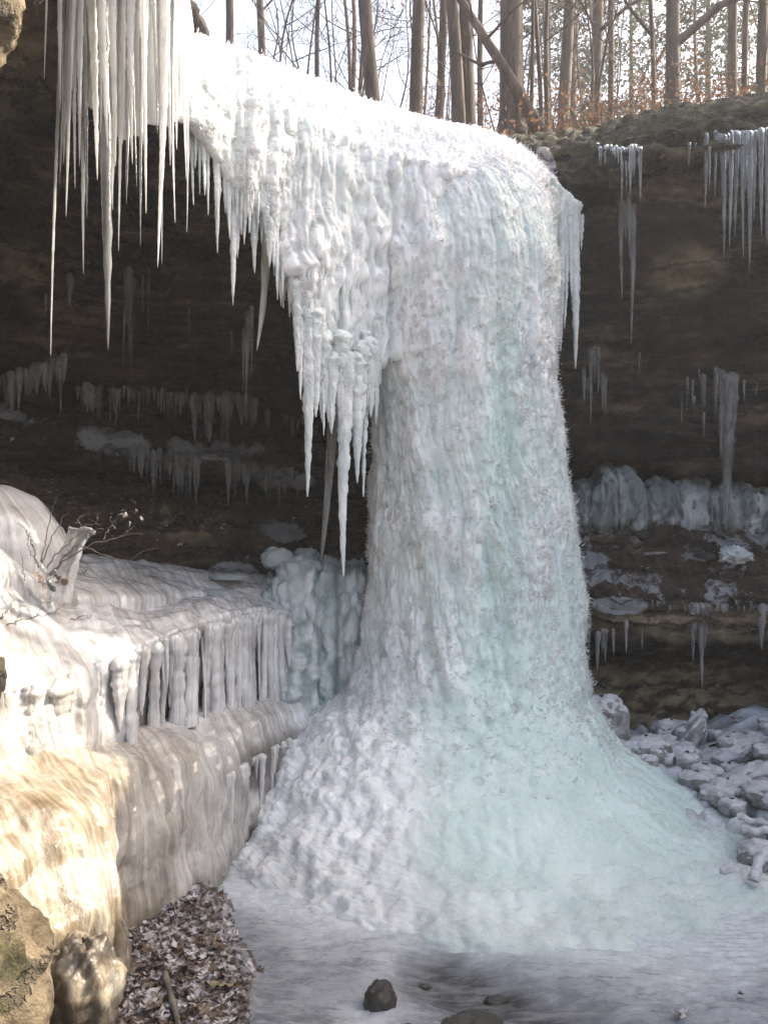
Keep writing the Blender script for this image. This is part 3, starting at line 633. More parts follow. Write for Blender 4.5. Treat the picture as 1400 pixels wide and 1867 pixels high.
# feathery frost: tufts of crystals that fan out and down
def tufts(srf, nor, amp, count, per, rs, zlo=None, lmin=0.012, lmax=0.036):
    a, b = srf.shape[:2]
    i = rs.randint(0, a, count * 4); j = rs.randint(0, b, count * 4)
    ok = (nor[i, j, 1] < 0.4) & (np.abs(nor[i, j, 2]) < 0.85)
    if zlo is not None: ok &= srf[i, j, 2] > zlo - .9 * rs.uniform(size=len(i)) ** 2.2
    ok &= amp[i, j] + rs.normal(size=len(i)) * .22 > .42
    i, j = i[ok][:count], j[ok][:count]
    o = np.repeat(srf[i, j], per, 0); nn = np.repeat(nor[i, j], per, 0); m = len(o)
    side = np.cross(nn, A(0, 0, 1)); side /= np.linalg.norm(side, axis=1)[:, None] + 1e-9
    fan = np.repeat(rs.normal(size=(len(i), 1)) * .5 - .15, per, 0)
    out = rs.uniform(.15, .75, (m, 1)); dn = rs.uniform(-.75, .65, (m, 1))
    dirr = nn * out + side * (fan + rs.normal(size=(m, 1)) * .55) + A(0, 0, -1) * dn + rs.normal(size=(m, 3)) * .15
    dirr /= np.linalg.norm(dirr, axis=1)[:, None]
    sc = np.repeat(rs.uniform(.6, 1.5, (len(i), 1)), per, 0)
    L = rs.uniform(lmin, lmax, (m, 1)) * sc; Wd = L * rs.uniform(0.07, 0.17, (m, 1))
    o = o + rs.normal(size=(m, 3)) * .012 * sc - nn * .004
    x = np.cross(dirr, rs.normal(size=(m, 3))); x /= np.linalg.norm(x, axis=1)[:, None]; y = np.cross(dirr, x)
    v = np.stack([o + x * Wd, o - .5 * x * Wd + .6 * y * Wd, o - .5 * x * Wd - .6 * y * Wd, o + dirr * L], 1).reshape(-1, 3)
    k = np.arange(m)[:, None] * 4
    return v, np.concatenate([k + np.array([0, 1, 3]), k + np.array([1, 2, 3]), k + np.array([2, 0, 3])])
rs = np.random.RandomState(5)
v1, f1 = tufts(colm.reshape(g.shape), nr, fr.reshape(g.shape[:2]), 10500, 7, rs, 1.15, .016, .050)
v2, f2 = tufts(CURT[0], CURT[1], CURT[2], 5000, 6, rs, None, 0.013, 0.036)
V = np.concatenate([v1, v2]); F = np.concatenate([f1, f2 + len(v1)])
tag(obj('frost_crystals', V, F, M_CRYSTAL, WF, smooth=False, attrs={'frost': np.full(len(V), 0.9), 'teal': np.zeros(len(V))}), kind='stuff')

# ================================================================== ICICLES
_isd = [1000]
def icicle_geo(L, r0, rs, crust=0.0, sides=8, rings=16, bend=0.02, column=False, flat=1.0):
    t = np.concatenate([[0, min(.15 * r0 / L, .01), min(.5 * r0 / L, .03)], np.linspace(min(1.1 * r0 / L, .06), 1, rings - 3)])
    if column: r = r0 * (0.80 + 0.25 * np.abs(2 * t - 1) ** 1.5 + .40 * np.exp(-t * 7))
    else: r = r0 * ((1 - t) ** 0.72) * (1 + 0.35 * np.exp(-t * 14)) + 0.0012
    r = r * np.sqrt(np.clip(t * L / (r0 * 1.1), 0.0004, 1))
    ph = rs.uniform(0, 6.28, 4)
    r = r * (1 + 0.08 * np.sin(t * L * 110 + ph[0] + 2 * np.sin(t * L * 13)) + 0.08 * np.sin(t * L * 23 + ph[1]) + .06 * np.sin(t * L * 51 + ph[3]))
    th = np.arange(sides) / sides * 2 * math.pi + ph[2]
    off = rs.uniform(-50, 50, 3)
    T, TH = np.meshgrid(t, th, indexing='xy')            # (sides, rings)
    base = np.stack([np.cos(TH), np.sin(TH), -T * L], -1)
    nse = fbm((base * A(1.1, 1.1, 7.0)).reshape(-1, 3) + off, 2, seed=3).reshape(T.shape)
    R = r[None, :] * (1 + 0.28 * nse)
    if crust:
        q_ = base * A(r0, r0, 1)
        nz = scales((TH * r0 * 1.0).ravel() + off[0], (T * L).ravel(), 0.05, 0.055, int(abs(off[1]) * 10), 0.7, 0.5, 0.75, 0.6).reshape(T.shape)
        n2 = fbm(q_.reshape(-1, 3) * 32 + off, 2, seed=5).reshape(T.shape)
        R = R * (1 + crust * 0.35 * n2) + crust * 0.028 * nz * (0.25 + 0.75 * (1 - T))
    bx = bend * L * np.sin(t * rs.uniform(1, 3) + ph[3]) - bend * L * np.sin(ph[3]); by = bend * L * 0.7 * np.sin(t * rs.uniform(1, 3) + ph[1]) - bend * L * .7 * np.sin(ph[1])
    v = np.stack([np.cos(TH) * R + bx[None], np.sin(TH) * R * flat + by[None], -T * L], -1)
    return v.reshape(-1, 3), gfaces(sides, rings, True)
def add_icicle(parent, top, tip_z, r0, rs, mat, crust=0.0, column=False, name='icicle', sides=None, bend=0.015, flat=1.0):
    L = max(top[2] - tip_z, 0.03)
    sides = sides or (12 if crust else 8); rings = int(np.clip(L / 0.025, 12, 90 if mat is M_SUNLIT else 50 if crust else 30))
    v, f = icicle_geo(L, r0, rs, crust, sides, rings, bend, column, flat)
    return obj(name, v + np.asarray(top), f, mat, parent, origin=top)
def cluster(label, items, group=None, mat=None, crust=0.0, cat='icicles', name='icicle_cluster', seed=1, bend=0.012, root=False, depth=None):
    """items: (px, py_top, py_tip, width_px, D)"""
    rs = np.random.RandomState(seed); mat = mat or M_CLEAR
    items = [(a, b, c, w, (min(on_cliff(a, b), on_cliff(a, b + 22)) if 'wall' in label or 'thick' in label or 'scattered' in label else min(on_cliff(a, b), on_cliff(a, b - 14) + .1) if d is None or 'cave' in label or 'ledge' in label or 'rim' in label else d)) for a, b, c, w, d in items]
    base = P(np.mean([i[0] for i in items]), min(i[1] for i in items), np.mean([i[4] for i in items]))
    t = thing(name, label, cat, base, group)
    if root and len(items) > 2:      # lumpy ice foot that the icicles grow from
        it = sorted(items); m = MB()
        for k, (a, b, c, w, d) in enumerate(it):
            o = P(a, b, d); r = 0.6 * w / FPX * d + 0.02
            u = np.linspace(0, 2 * math.pi, 9)[:-1]; vv = np.linspace(0.05, math.pi - 0.05, 6)
            U, Vv = np.meshgrid(u, vv, indexing='ij')
            sp = np.stack([np.cos(U) * np.sin(Vv) * r * 1.7, np.sin(U) * np.sin(Vv) * r * 1.3, np.cos(Vv) * r * 1.2], -1).reshape(-1, 3)
            sp = sp * (1 + 0.4 * fbm(sp * 30 + k, 2, seed=7))[:, None]
            m.add(sp + o, gfaces(8, 6, True))
        m.build('ice_root', M_CRUST, t)
    for a, b, c, w, d in items:
        o = P(a, b, d) + (A(0, .01, .10) if any(w_ in label for w_ in ('wall', 'thick', 'slender', 'scattered', 'middle')) else A(0, .02, .03)); add_icicle(t, o, P(a, c, d)[2], 0.5 * w / FPX * d, rs, mat, crust, bend=bend)
    return t
def fill(px0, px1, n, top, tip, wmin, wmax, D, seed, jit=0.35, pw=1.6):
    rs = np.random.RandomState(seed); out = []
    tf = top if callable(top) else (lambda x: top); pf = tip if callable(tip) else (lambda x: tip); df = D if callable(D) else (lambda x: D)
    for k in range(n):
        x = px0 + (px1 - px0) * (k + rs.uniform(-jit, jit) + .5) / n
        a = tf(x) + rs.uniform(-6, 6); b = pf(x); L = (b - a) * (0.25 + 0.75 * rs.uniform() ** pw)
        d = df(x); out.append((x, a, a + L, rs.uniform(wmin, wmax), None if d is None else d + rs.uniform(-.06, .06)))
    return out
# -- fringe of the waterfall itself
rs = np.random.RandomState(21)
fringe = [(341, 150, 330, 15, 7.8), (358, 165, 300, 16, 7.83), (370, 170, 350, 16, 7.87), (383, 180, 330, 17, 7.92), (396, 195, 390, 18, 7.97), (407, 200, 380, 16, 8.02), (418, 215, 430, 18, 8.06), (431, 235, 420, 20, 8.1), (444, 250, 440, 20, 8.14), (352, 170, 368, 12, 7.85), (364, 175, 345, 10, 7.85), (377, 180, 385, 13, 7.9), (389, 190, 380, 12, 7.95), (402, 200, 455, 18, 8.0), (412, 200, 330, 12, 8.0), (424, 230, 552, 24, 8.1), (438, 240, 465, 18, 8.12), (450, 250, 400, 20, 8.15), (462, 300, 492, 24, 8.2), (475, 300, 440, 20, 8.25),
          (488, 300, 372, 18, 8.3), (500, 330, 440, 20, 8.35), (512, 380, 540, 20, 8.4), (524, 390, 575, 13, 8.42), (530, 400, 520, 18, 8.45), (541, 420, 620, 20, 8.5)]
crusty = [(557, 500, 905, 30, 8.52), (572, 560, 760, 26, 8.55), (545, 480, 640, 22, 8.5), (590, 600, 770, 30, 8.62), (607, 640, 790, 26, 8.66), (622, 600, 780, 30, 8.7), (634, 640, 1050, 27, 8.75), (648, 640, 880, 28, 8.8), (660, 620, 800, 26, 8.85), (672, 610, 760, 30, 8.9), (583, 560, 700, 20, 8.58), (668, 640, 905, 12, 8.95),
          (688, 560, 770, 22, 9.0), (534, 430, 560, 26, 8.48)]
for a, b, c, w, d in fringe: add_icicle(WF, P(a, b, d + .10), P(a, c, d)[2], .5 * w / FPX * d, rs, M_CRUST, 0.45 if a > 395 else 0.1)
for a, b, c, w, d in crusty: add_icicle(WF, P(a, b, d), P(a, c, d)[2], .5 * w / FPX * d, rs, M_CRUST, 1.0, sides=22)
for a, b, c, w, d in [(1042, 362, 672, 24, 10.25), (1032, 350, 600, 15, 10.2), (1020, 340, 640, 13, 10.1), (1010, 330, 560, 18, 10.05), (1050, 375, 520, 12, 10.3), (1002, 320, 480, 18, 10.0), (1060, 390, 455, 8, 10.35), (1037, 356, 540, 14, 10.2), (1026, 345, 500, 14, 10.15), (1016, 335, 470, 14, 10.1)]:
    add_icicle(WF, P(a, b, d), P(a, c, d)[2], .5 * w / FPX * d, rs, M_CRUST, 0.8, sides=18)
for k in range(46):      # small drips along the ragged lower edge of the curtain
    a = rs.uniform(470, 690); b = np.interp(a, [470, 500, 550, 600, 650, 690], [370, 410, 570, 690, 690, 640]) - rs.uniform(0, 90); d = np.interp(a, [450, 550, 650, 700], [8.2, 8.5, 8.85, 9.0]) - .02
    add_icicle(WF, P(a, b, d), P(a, b + rs.uniform(40, 170), d)[2], rs.uniform(4, 10) / FPX * d, rs, M_CRUST, 0.7)

for k in range(270):      # drips that hang over the face of the curtain
    i = rs.randint(50, 260); j = rs.randint(135, 285); o = CURT[0][i, j]; nn = CURT[1][i, j]
    px = 700 + o[0] / o[1] * FPX; py = 933 - (o[2] - CAMZ) / o[1] * FPX
    if abs(nn[2]) > .45 or px > 720 or px < 380: continue
    L = rs.uniform(.15, .55); r_ = rs.uniform(.008, .022); add_icicle(WF, o - nn * (r_ * 1.6 + .015) + A(0, 0, .04), o[2] - L, r_, rs, M_CRUST, .8, sides=8)

# -- the great sunlit curtain of icicles at the upper left
D0 = 6.75
tops = lambda x: -190
UL = [(88, 148, 6, 6.5), (104, 235, 9, 6.55), (110, 345, 11, 6.6), (117, 650, 9, 6.9), (126, 395, 13, 6.6), (137, 345, 14, 6.65), (146, 400, 16, 6.7), (152, 300, 12, 6.6), (158, 500, 11, 6.75), (166, 330, 18, 6.7), (180, 640, 30, 6.75),
      (185, 266, 15, 6.45), (196, 385, 14, 6.8), (207, 480, 13, 6.75), (216, 360, 18, 6.8), (223, 455, 10, 6.8), (233, 370, 14, 6.8), (240, 340, 12, 6.85), (248, 300, 18, 6.6), (256, 385, 13, 6.6), (265, 445, 9, 6.65), (275, 240, 12, 6.55),
      (284, 235, 14, 6.6), (291, 480, 13, 6.5), (302, 488, 17, 6.5), (310, 270, 14, 6.6), (321, 260, 13, 6.6), (314, 405, 10, 6.75), (328, 200, 10, 6.6), (122, 300, 15, 6.75), (132, 270, 13, 6.55), (172, 240, 16, 6.6), (200, 300, 16, 6.65), (228, 260, 16, 6.6), (260, 260, 16, 6.7), (296, 300, 16, 6.7), (140, 220, 14, 6.5), (112, 200, 10, 6.5), (332, 330, 9, 6.8), (329, 420, 6, 6.9)]
t = thing('icicle_curtain', 'great sunlit curtain of long icicles hanging from the upper left overhang', 'icicles', P(215, -180, D0))
rs = np.random.RandomState(33)
for x, tip, w, d in UL: add_icicle(t, P(x, -190, d), P(x, tip, d)[2], .5 * w * rs.uniform(.8, 1.5) / FPX * d, rs, M_CLEAR if rs.uniform() < .3 else M_SUNLIT, bend=0.014, sides=10)
sh = []
for x, by, d in [(140, 60, 7.05), (165, 190, 7.0), (200, 250, 7.0), (240, 265, 7.0), (280, 225, 7.0), (310, 240, 7.05), (330, 200, 7.1), (342, 150, 7.2)]:
    sh.append([P(x, -260, d + .35), P(x, -250, d), P(x, by * .3, d - .03), P(x, by * .7, d - .05), P(x, by, d), P(x, by - 5, d + .10), P(x, -240, d + .4)])
g = loft(np.array(sh), 150, 150, 5, 2); nr = gnormals(g); sgn = -1 if nr[75, 60, 1] > 0 else 1
p_ = g.reshape(-1, 3); sx = p_[:, 0]
d_ = 0.05 * flutes(sx + 0.03 * fbm(p_ * A(1, 1, .4), 2, seed=501), 0.085, 502) + 0.03 * fbm(p_ * A(4, 4, 1.2), 3, seed=503) + 0.03 * np.sin(p_[:, 2] * 5 + 3 * perlin(p_ * 1.5, 9))
p_ = p_ + sgn * nr.reshape(-1, 3) * d_[:, None]
obj('ice_sheet', p_, gfaces(150, 150)[:, ::sgn], M_FROST, t, attrs={'frost': np.full(len(p_), 0.7), 'teal': np.zeros(len(p_))})

# -- icicles on the right-hand cliff
cluster('fan of short icicles under the mossy lip beside the waterfall', fill(1088, 1172, 15, 268, 375, 6, 11, None, 41), seed=41)
cluster('pair of long slender icicles ending above the tall dark wall right of the waterfall', [(1133, 372, 545, 11, None), (1146, 360, 470, 10, None), (1153, 385, 628, 13, None), (1140, 375, 440, 10, None), (1166, 655, 692, 3, 10.9)], seed=42, root=False)
cluster('curtain of long icicles hanging from the far right rim', [(1288, 245, 380, 9, 9.8), (1305, 240, 360, 8, 9.8), (1318, 245, 470, 13, 9.8), (1326, 245, 300, 12, 9.8), (1333, 240, 455, 10, 9.8), (1345, 240, 430, 12, 9.75), (1353, 240, 470, 9, 9.75), (1360, 240, 350, 12, 9.75), (1367, 240, 495, 14, 9.7), (1377, 240, 400, 11, 9.75), (1388, 235, 430, 12, 9.7), (1398, 235, 450, 14, 9.7), (1412, 235, 520, 14, 9.6), (1430, 230, 430, 14, 9.6), (1312, 245, 290, 14, 9.8), (1341, 240, 290, 13, 9.8)], seed=43)
cluster('two tiny icicles on the bare rim left of the far right curtain', [(1257, 262, 300, 7, 9.85), (1268, 262, 278, 5, 9.85), (1294, 270, 345, 5, 9.85)], seed=44, root=False)
cluster('small tapered icicles frozen on the shaded wall just right of the column', [(1064, 680, 755, 9, None), (1070, 700, 730, 7, None), (1076, 650, 775, 9, None), (1083, 645, 700, 11, None), (1090, 645, 720, 9, None), (1097, 690, 748, 10, None), (1103, 700, 760, 7, None)], seed=45)
cluster('scattered little icicles left of the thick hanging icicle', [(1242, 730, 772, 4, None), (1253, 700, 748, 5, None), (1263, 705, 740, 4, None), (1274, 672, 690, 5, None), (1281, 695, 800, 11, None), (1265, 735, 760, 4, None)], seed=46, root=False)
cluster('thick tapering icicle nearly reaching the right ledge with thin ones beside it', [(1330, 690, 972, 36, 11.0), (1312, 685, 835, 16, 11.1), (1304, 680, 770, 9, 11.15), (1341, 690, 780, 12, 11.05), (1320, 690, 760, 20, 11.05), (1356, 705, 732, 6, 11.2), (1378, 708, 722, 5, 11.2)], seed=47)
cluster('thin icicles under the ice capped slab beside the column', [(1075, 1128, 1200, 8, 10.4), (1090, 1155, 1228, 11, 10.4), (1098, 1150, 1190, 12, 10.4), (1104, 1150, 1207, 9, 10.4), (1118, 1150, 1195, 7, 10.4), (1142, 1135, 1192, 8, 10.35), (1171, 1150, 1185, 5, 10.35)], seed=48, root=False)
cluster('white toothed icicles on the brown rock ledge', [(1262, 1102, 1205, 14, 10.2), (1270, 1102, 1150, 13, 10.2), (1278, 1102, 1262, 13, 10.2), (1287, 1102, 1185, 14, 10.2), (1294, 1104, 1170, 9, 10.2), (1308, 1104, 1145, 7, 10.2), (1318, 1104, 1172, 11, 10.2), (1325, 1104, 1160, 7, 10.2), (1333, 1104, 1145, 5, 10.2)], seed=49, mat=None)
cluster('broad icicles at the outer end of the brown rock ledge', [(1390, 1104, 1185, 18, 10.15), (1402, 1104, 1175, 20, 10.15), (1415, 1104, 1220, 18, 10.15)], seed=50, mat=None)
cluster('tiny drips along the rim of the brown ledge between the larger icicles', fill(1185, 1255, 9, 1104, 1122, 3, 6, 10.25, 51) + fill(1338, 1382, 8, 1104, 1118, 4, 7, 10.22, 52), seed=51, root=False)
# frozen drapes at the back of the right recess
dr = thing('ice_drape', 'row of grey frosted ice humps at the back of the right recess', 'ice drape', P(1210, 890, 12.3))
rs = np.random.RandomState(61)
hx = np.arange(1036, 1440, 4.0); hp = np.zeros_like(hx)
for x, y0, w in [(1062, 872, 26), (1103, 838, 22), (1136, 846, 40), (1170, 892, 20), (1204, 868, 34), (1222, 884, 30), (1258, 864, 28), (1272, 880, 34), (1300, 898, 22), (1322, 870, 30), (1352, 884, 34), (1392, 890, 34), (1430, 886, 30)]:
    hp = np.maximum(hp, (942 - y0) * np.sqrt(np.clip(1 - (np.abs(hx - x) / w) ** 2.4, 0, 1)))
hp = np.maximum(gsm(hp, 1.0, 0), 22)
cols = []
for x, h in zip(hx, hp):
    b = h / 95.
    cols.append([P(x, 946 - h * .93, 12.75), P(x, 944 - h, 12.5 - .1 * b), P(x, 946 - h * .93, 12.35 - .22 * b), P(x, 946 - h * .7, 12.25 - .35 * b), P(x, 946 - h * .35, 12.2 - .3 * b), P(x, 952, 12.15 - .22 * b), P(x, 975, 12.1)])
g = loft(np.array(cols), 340, 74, 3, 2.2); nr = gnormals(g); sg = -1 if nr[170, 50, 1] > 0 else 1
p_ = g.reshape(-1, 3); sx = p_[:, 0] + .04 * fbm(p_ * 3, 2, seed=661); jj = np.tile(np.linspace(0, 1, 74), 340)
d_ = (.05 * flutes(sx, .07, 662) + .025 * flutes(sx, .03, 663)) * sstep(.25, .7, jj) + .16 * fbm(p_ * A(3.5, 3.5, 2), 4, .6, seed=664) + .016 * fbm(p_ * 16, 3, seed=665)
v_ = p_ + nr.reshape(-1, 3) * sg * d_[:, None]
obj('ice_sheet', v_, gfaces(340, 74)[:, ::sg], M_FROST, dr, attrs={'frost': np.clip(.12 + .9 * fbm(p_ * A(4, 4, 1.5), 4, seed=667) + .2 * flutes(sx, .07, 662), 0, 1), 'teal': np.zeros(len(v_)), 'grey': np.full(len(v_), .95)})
for a, b, c, w, d in fill(1045, 1390, 16, 905, 945, 3, 8, 12.0, 66): add_icicle(dr, P(a, b, d), P(a, rs.uniform(925, 955), d)[2], .5 * w / FPX * d, rs, M_CLEAR, column=True)
# -- icicles in the dark left cave
cluster('three bladed icicles in the middle of the dark cave ceiling', [(229, 510, 668, 7, None), (236, 500, 640, 14, None), (243, 520, 690, 14, None), (233, 520, 600, 12, None)], seed=71, root=False)
cluster('short stubby icicle beside the longest thin one in the cave', [(127, 500, 560, 16, None), (83, 538, 575, 6, None)], seed=72, root=False)
cluster('thin lone icicles between the bladed icicles and the waterfall fringe', [(260, 505, 570, 4, None), (271, 490, 620, 5, None), (344, 550, 612, 6, None), (422, 605, 648, 6, None)], seed=73, root=False)
ye = thing('icicle', 'curved yellowish icicle close behind the waterfall fringe', 'icicle', P(478, 470, 8.9))
m = MB(); tt = np.linspace(0, 1, 20); m.tube(np.stack([P(484 + 3 * math.sin(k * 3) - 16 * k * k, 395 + 243 * k, 8.9) for k in tt]), 0.052 * (1 - tt) ** .6 * (1 + .1 * np.sin(tt * 20)) + .003, 12)
m.build('icicle_body', M_CRUST, ye)
cluster('long ragged icicle hanging below the curved yellowish one', [(452, 570, 740, 13, 9.4), (458, 560, 690, 8, 9.4), (444, 600, 712, 5, 9.4)], seed=74, root=False)
cluster('bristling bank of icicles on the cave shelf at the left edge', fill(-20, 118, 26, lambda x: 690 - .35 * x, 768, 9, 20, lambda x: 9.7 + x * .004, 75), seed=75, mat=None)
cluster('broad blunt icicle pack beside the left edge bank in the cave', fill(140, 188, 9, 703, 765, 9, 18, 10.5, 76), seed=76, mat=None)
cluster('row of pale icicles under the upper cave rim behind the bladed icicles', fill(195, 345, 22, lambda x: 708 + .04 * (x - 195), 790, 5, 12, lambda x: 10.7 + .003 * (x - 195), 77), seed=77, mat=None)
cluster('dim fangs under the upper cave rim left of the waterfall', fill(352, 470, 14, lambda x: 715 + .08 * (x - 350), 832, 6, 22, lambda x: 11.2, 78) + [(488, 748, 790, 16, 11.4)], seed=78, mat=None)
cluster('dim icicles under the upper cave rim deepest behind the waterfall', fill(495, 560, 10, 760, 815, 6, 12, 11.6, 79), seed=79, mat=None)
cluster('comb of straight white icicles along the lower cave rim', fill(232, 366, 17, lambda x: 812 + .16 * (x - 232), lambda x: 890 + .3 * (x - 232), 8, 17, 10.65, 80, pw=0.6), seed=80, mat=None)
cluster('thin icicles on the lower cave rim next to the white comb', fill(412, 545, 20, lambda x: 845 + .1 * (x - 412), 930, 5, 13, 11.0, 81), seed=81, mat=None)
lt = thing('icicle', 'slender leaning icicle between the two crusted pendants below the curtain', 'icicle', P(608, 770, 9.1))
m = MB(); m.tube(np.stack([P(608 - 22 * k ** 1.3, 740 + 280 * k, 9.1) for k in tt]), 0.052 * (1 - tt) ** .55 + .004, 12); m.build('icicle_body', M_CLEAR, lt)

# ================================================================== LEFT ICE TERRACES
_T = [  # base, mid, lip, shoulder, foot, curtain top, mid lip, mid back, up top, up back
    [(-2.35, 3.5, -.1), (-2.42, 3.5, .7), (-2.6, 3.55, 1.2), (-2.8, 3.75, 1.3), (-3.2, 4.3, 1.35), (-3.2, 4.3, 1.85), (-3.3, 4.4, 2.0), (-3.7, 4.8, 2.15), (-3.75, 4.9, 2.4), (-4.3, 5.3, 2.75)],
    [(-1.98, 4.55, -.1), (-2.02, 4.6, .7), (-2.1, 4.7, 1.16), (-2.25, 4.9, 1.36), (-2.75, 5.3, 1.38), (-2.75, 5.3, 1.85), (-2.85, 5.4, 2.0), (-3.3, 5.9, 2.15), (-3.35, 6.0, 2.42), (-4.0, 6.5, 2.75)],
    [(-1.64, 5.2, -.05), (-1.66, 5.25, .7), (-1.74, 5.38, 1.14), (-1.92, 5.55, 1.36), (-2.45, 6.05, 1.36), (-2.45, 6.05, 1.85), (-2.55, 6.15, 2.0), (-3.05, 6.8, 2.18), (-3.1, 6.9, 2.42), (-3.8, 7.4, 2.8)],
    [(-1.62, 5.6, -.05), (-1.65, 5.65, .7), (-1.74, 5.8, 1.15), (-1.92, 5.95, 1.34), (-2.34, 6.4, 1.34), (-2.34, 6.4, 1.84), (-2.46, 6.5, 1.98), (-2.95, 7.1, 2.14), (-3.0, 7.2, 2.36), (-3.7, 7.9, 2.7)],
    [(-1.93, 6.1, 0), (-1.95, 6.1, .65), (-1.99, 6.25, 1.04), (-2.05, 6.42, 1.28), (-2.25, 6.7, 1.3), (-2.25, 6.7, 1.82), (-2.36, 6.85, 1.98), (-2.8, 7.5, 2.12), (-2.85, 7.6, 2.3), (-3.5, 8.4, 2.62)],
    [(-1.64, 6.6, 0), (-1.66, 6.6, .65), (-1.73, 6.68, 1.08), (-1.82, 6.8, 1.24), (-2.08, 7.1, 1.25), (-2.06, 7.1, 1.85), (-2.16, 7.25, 2.02), (-2.55, 7.9, 2.1), (-2.6, 8.0, 2.26), (-3.2, 8.8, 2.56)],
    [(-1.44, 7.3, 0), (-1.46, 7.3, .6), (-1.51, 7.38, 1.03), (-1.6, 7.5, 1.19), (-1.82, 7.7, 1.22), (-1.8, 7.7, 1.9), (-1.88, 7.85, 2.07), (-2.25, 8.55, 2.13), (-2.3, 8.65, 2.28), (-2.8, 9.4, 2.52)],
    [(-1.20, 8.2, 0), (-1.21, 8.2, .55), (-1.25, 8.27, .98), (-1.32, 8.37, 1.12), (-1.5, 8.55, 1.18), (-1.48, 8.55, 1.95), (-1.55, 8.7, 2.1), (-1.8, 9.35, 2.16), (-1.84, 9.45, 2.22), (-2.1, 9.9, 2.36)],
    [(-.98, 8.9, .1), (-.98, 8.9, .5), (-1.0, 8.95, .93), (-1.05, 9.05, 1.05), (-1.2, 9.25, 1.12), (-1.18, 9.25, 1.95), (-1.22, 9.4, 2.07), (-1.35, 9.85, 2.15), (-1.36, 9.9, 2.2), (-1.5, 10.3, 2.3)],
    [(-.5, 9.5, .2), (-.5, 9.5, .5), (-.52, 9.52, .86), (-.55, 9.6, .98), (-.70, 9.85, 1.03), (-.70, 9.9, 1.6), (-.72, 10.0, 1.75), (-.75, 10.3, 1.9), (-.76, 10.4, 2.0), (-.8, 10.7, 2.2)],
    [(.2, 9.8, .3), (.2, 9.8, .5), (.2, 9.82, .8), (.2, 9.9, .9), (.1, 10.1, .95), (.1, 10.15, 1.5), (.1, 10.2, 1.6), (.1, 10.5, 1.7), (.1, 10.6, 1.8), (.1, 10.8, 2.0)]]
_T = np.array(_T)
_T[:9, 2, 2] -= A(.30, .30, .30, .28, .26, .24, .22, .18, .12); _T[:9, 3, 2] -= A(.12, .12, .14, .13, .12, .10, .10, .08, .05); _T[:9, 2, 0] += .03
_T[:6, 5, 2] -= A(.10, .10, .10, .08, .05, .02); _T[:6, 6, 2] -= A(.02, .02, .02, .0, .0, .0)
_T[:6, 7, 2] += A(.45, .40, .34, .26, .14, .05); _T[:6, 8, 2] += A(.5, .42, .34, .24, .14, .06); _T[:6, 9, 2] += A(.5, .42, .34, .24, .14, .06)
def sheet(parent, ctrl, nu, nv, seed, dirt_fn, rock_fn, amp=1.0, name='ice_sheet', sv=4, lump=1.0):
    g = loft(ctrl, nu, nv, 10, sv); nr = gnormals(g)
    if (nr[..., 2].mean()) < 0 or nr[nu // 2, 8, 0] < 0: nr, sg = -nr, -1
    else: sg = 1
    p = g.reshape(-1, 3); n = nr.reshape(-1, 3)
    s = np.repeat(np.cumsum(np.concatenate([[0], np.linalg.norm(np.diff(g[:, nv // 2], axis=0), axis=-1)])), nv)
    fw = s + 0.10 * fbm(p * 1.5, 3, seed=seed)
    vert = 1 - sstep(0.3, 0.85, n[:, 2])
    d = amp * ((0.25 + 0.75 * vert) * (0.034 * flutes(fw, 0.17, seed + 1) + 0.016 * flutes(fw, 0.065, seed + 2)) + 0.075 * lump * fbm(p * A(1.8, 1.8, 1.2), 3, seed=seed + 3) + 0.02 * fbm(p * A(7, 7, 4), 4, seed=seed + 4) + vert * 0.05 * scales(fw + 3, -p[:, 2], 0.34, 0.5, seed + 9, .9, 0.5, 0.6, 0.7) + 0.006 * fbm(p * 30, 2, seed=seed + 6)
               + vert * 0.03 * scales(fw, -p[:, 2], 0.12, 0.22, seed + 7, 1.0, 0.5, 0.7, 0.6))
    v = p + n * d[:, None]
    j = np.tile(np.linspace(0, 1, nv), nu)
    obj(name, v, gfaces(nu, nv)[:, ::sg], M_GLAZE, parent, attrs={'flow': fw * 6, 'dirt': np.clip(dirt_fn(p, j), 0, 1), 'rock': np.clip(rock_fn(p, j), 0, 1)})
    return v.reshape(nu, nv, 3)
def U(stations, row): return _T[:, row]
# lower terrace
lo = thing('ice_terrace', 'lower brownish ice terrace bulging over the creek bank', 'ice terrace', (-1.8, 6.2, 0))
under = _T[:, 4] * 1.0 + A(-.25, .1, 0.0)
V_lo = sheet(lo, np.stack([_T[:, 0], _T[:, 1], _T[:, 2], _T[:, 3], _T[:, 4], under], 1), 440, 150, 600,
    lambda p, j: .25 + .75 * (1 - sstep(4.8, 8.6, p[:, 1])) + 0.55 * fbm(p * 1.4, 3, seed=611),
    lambda p, j: (0.55 * (1 - sstep(.05, .28, p[:, 2])) + 0.75 * (sstep(7.7, 8.1, p[:, 1]) * (1 - sstep(8.9, 9.2, p[:, 1])) * (1 - sstep(.75, .95, p[:, 2])))) * sstep(-.4, .1, fbm(p * 3, 3, seed=613)), lump=1.4)
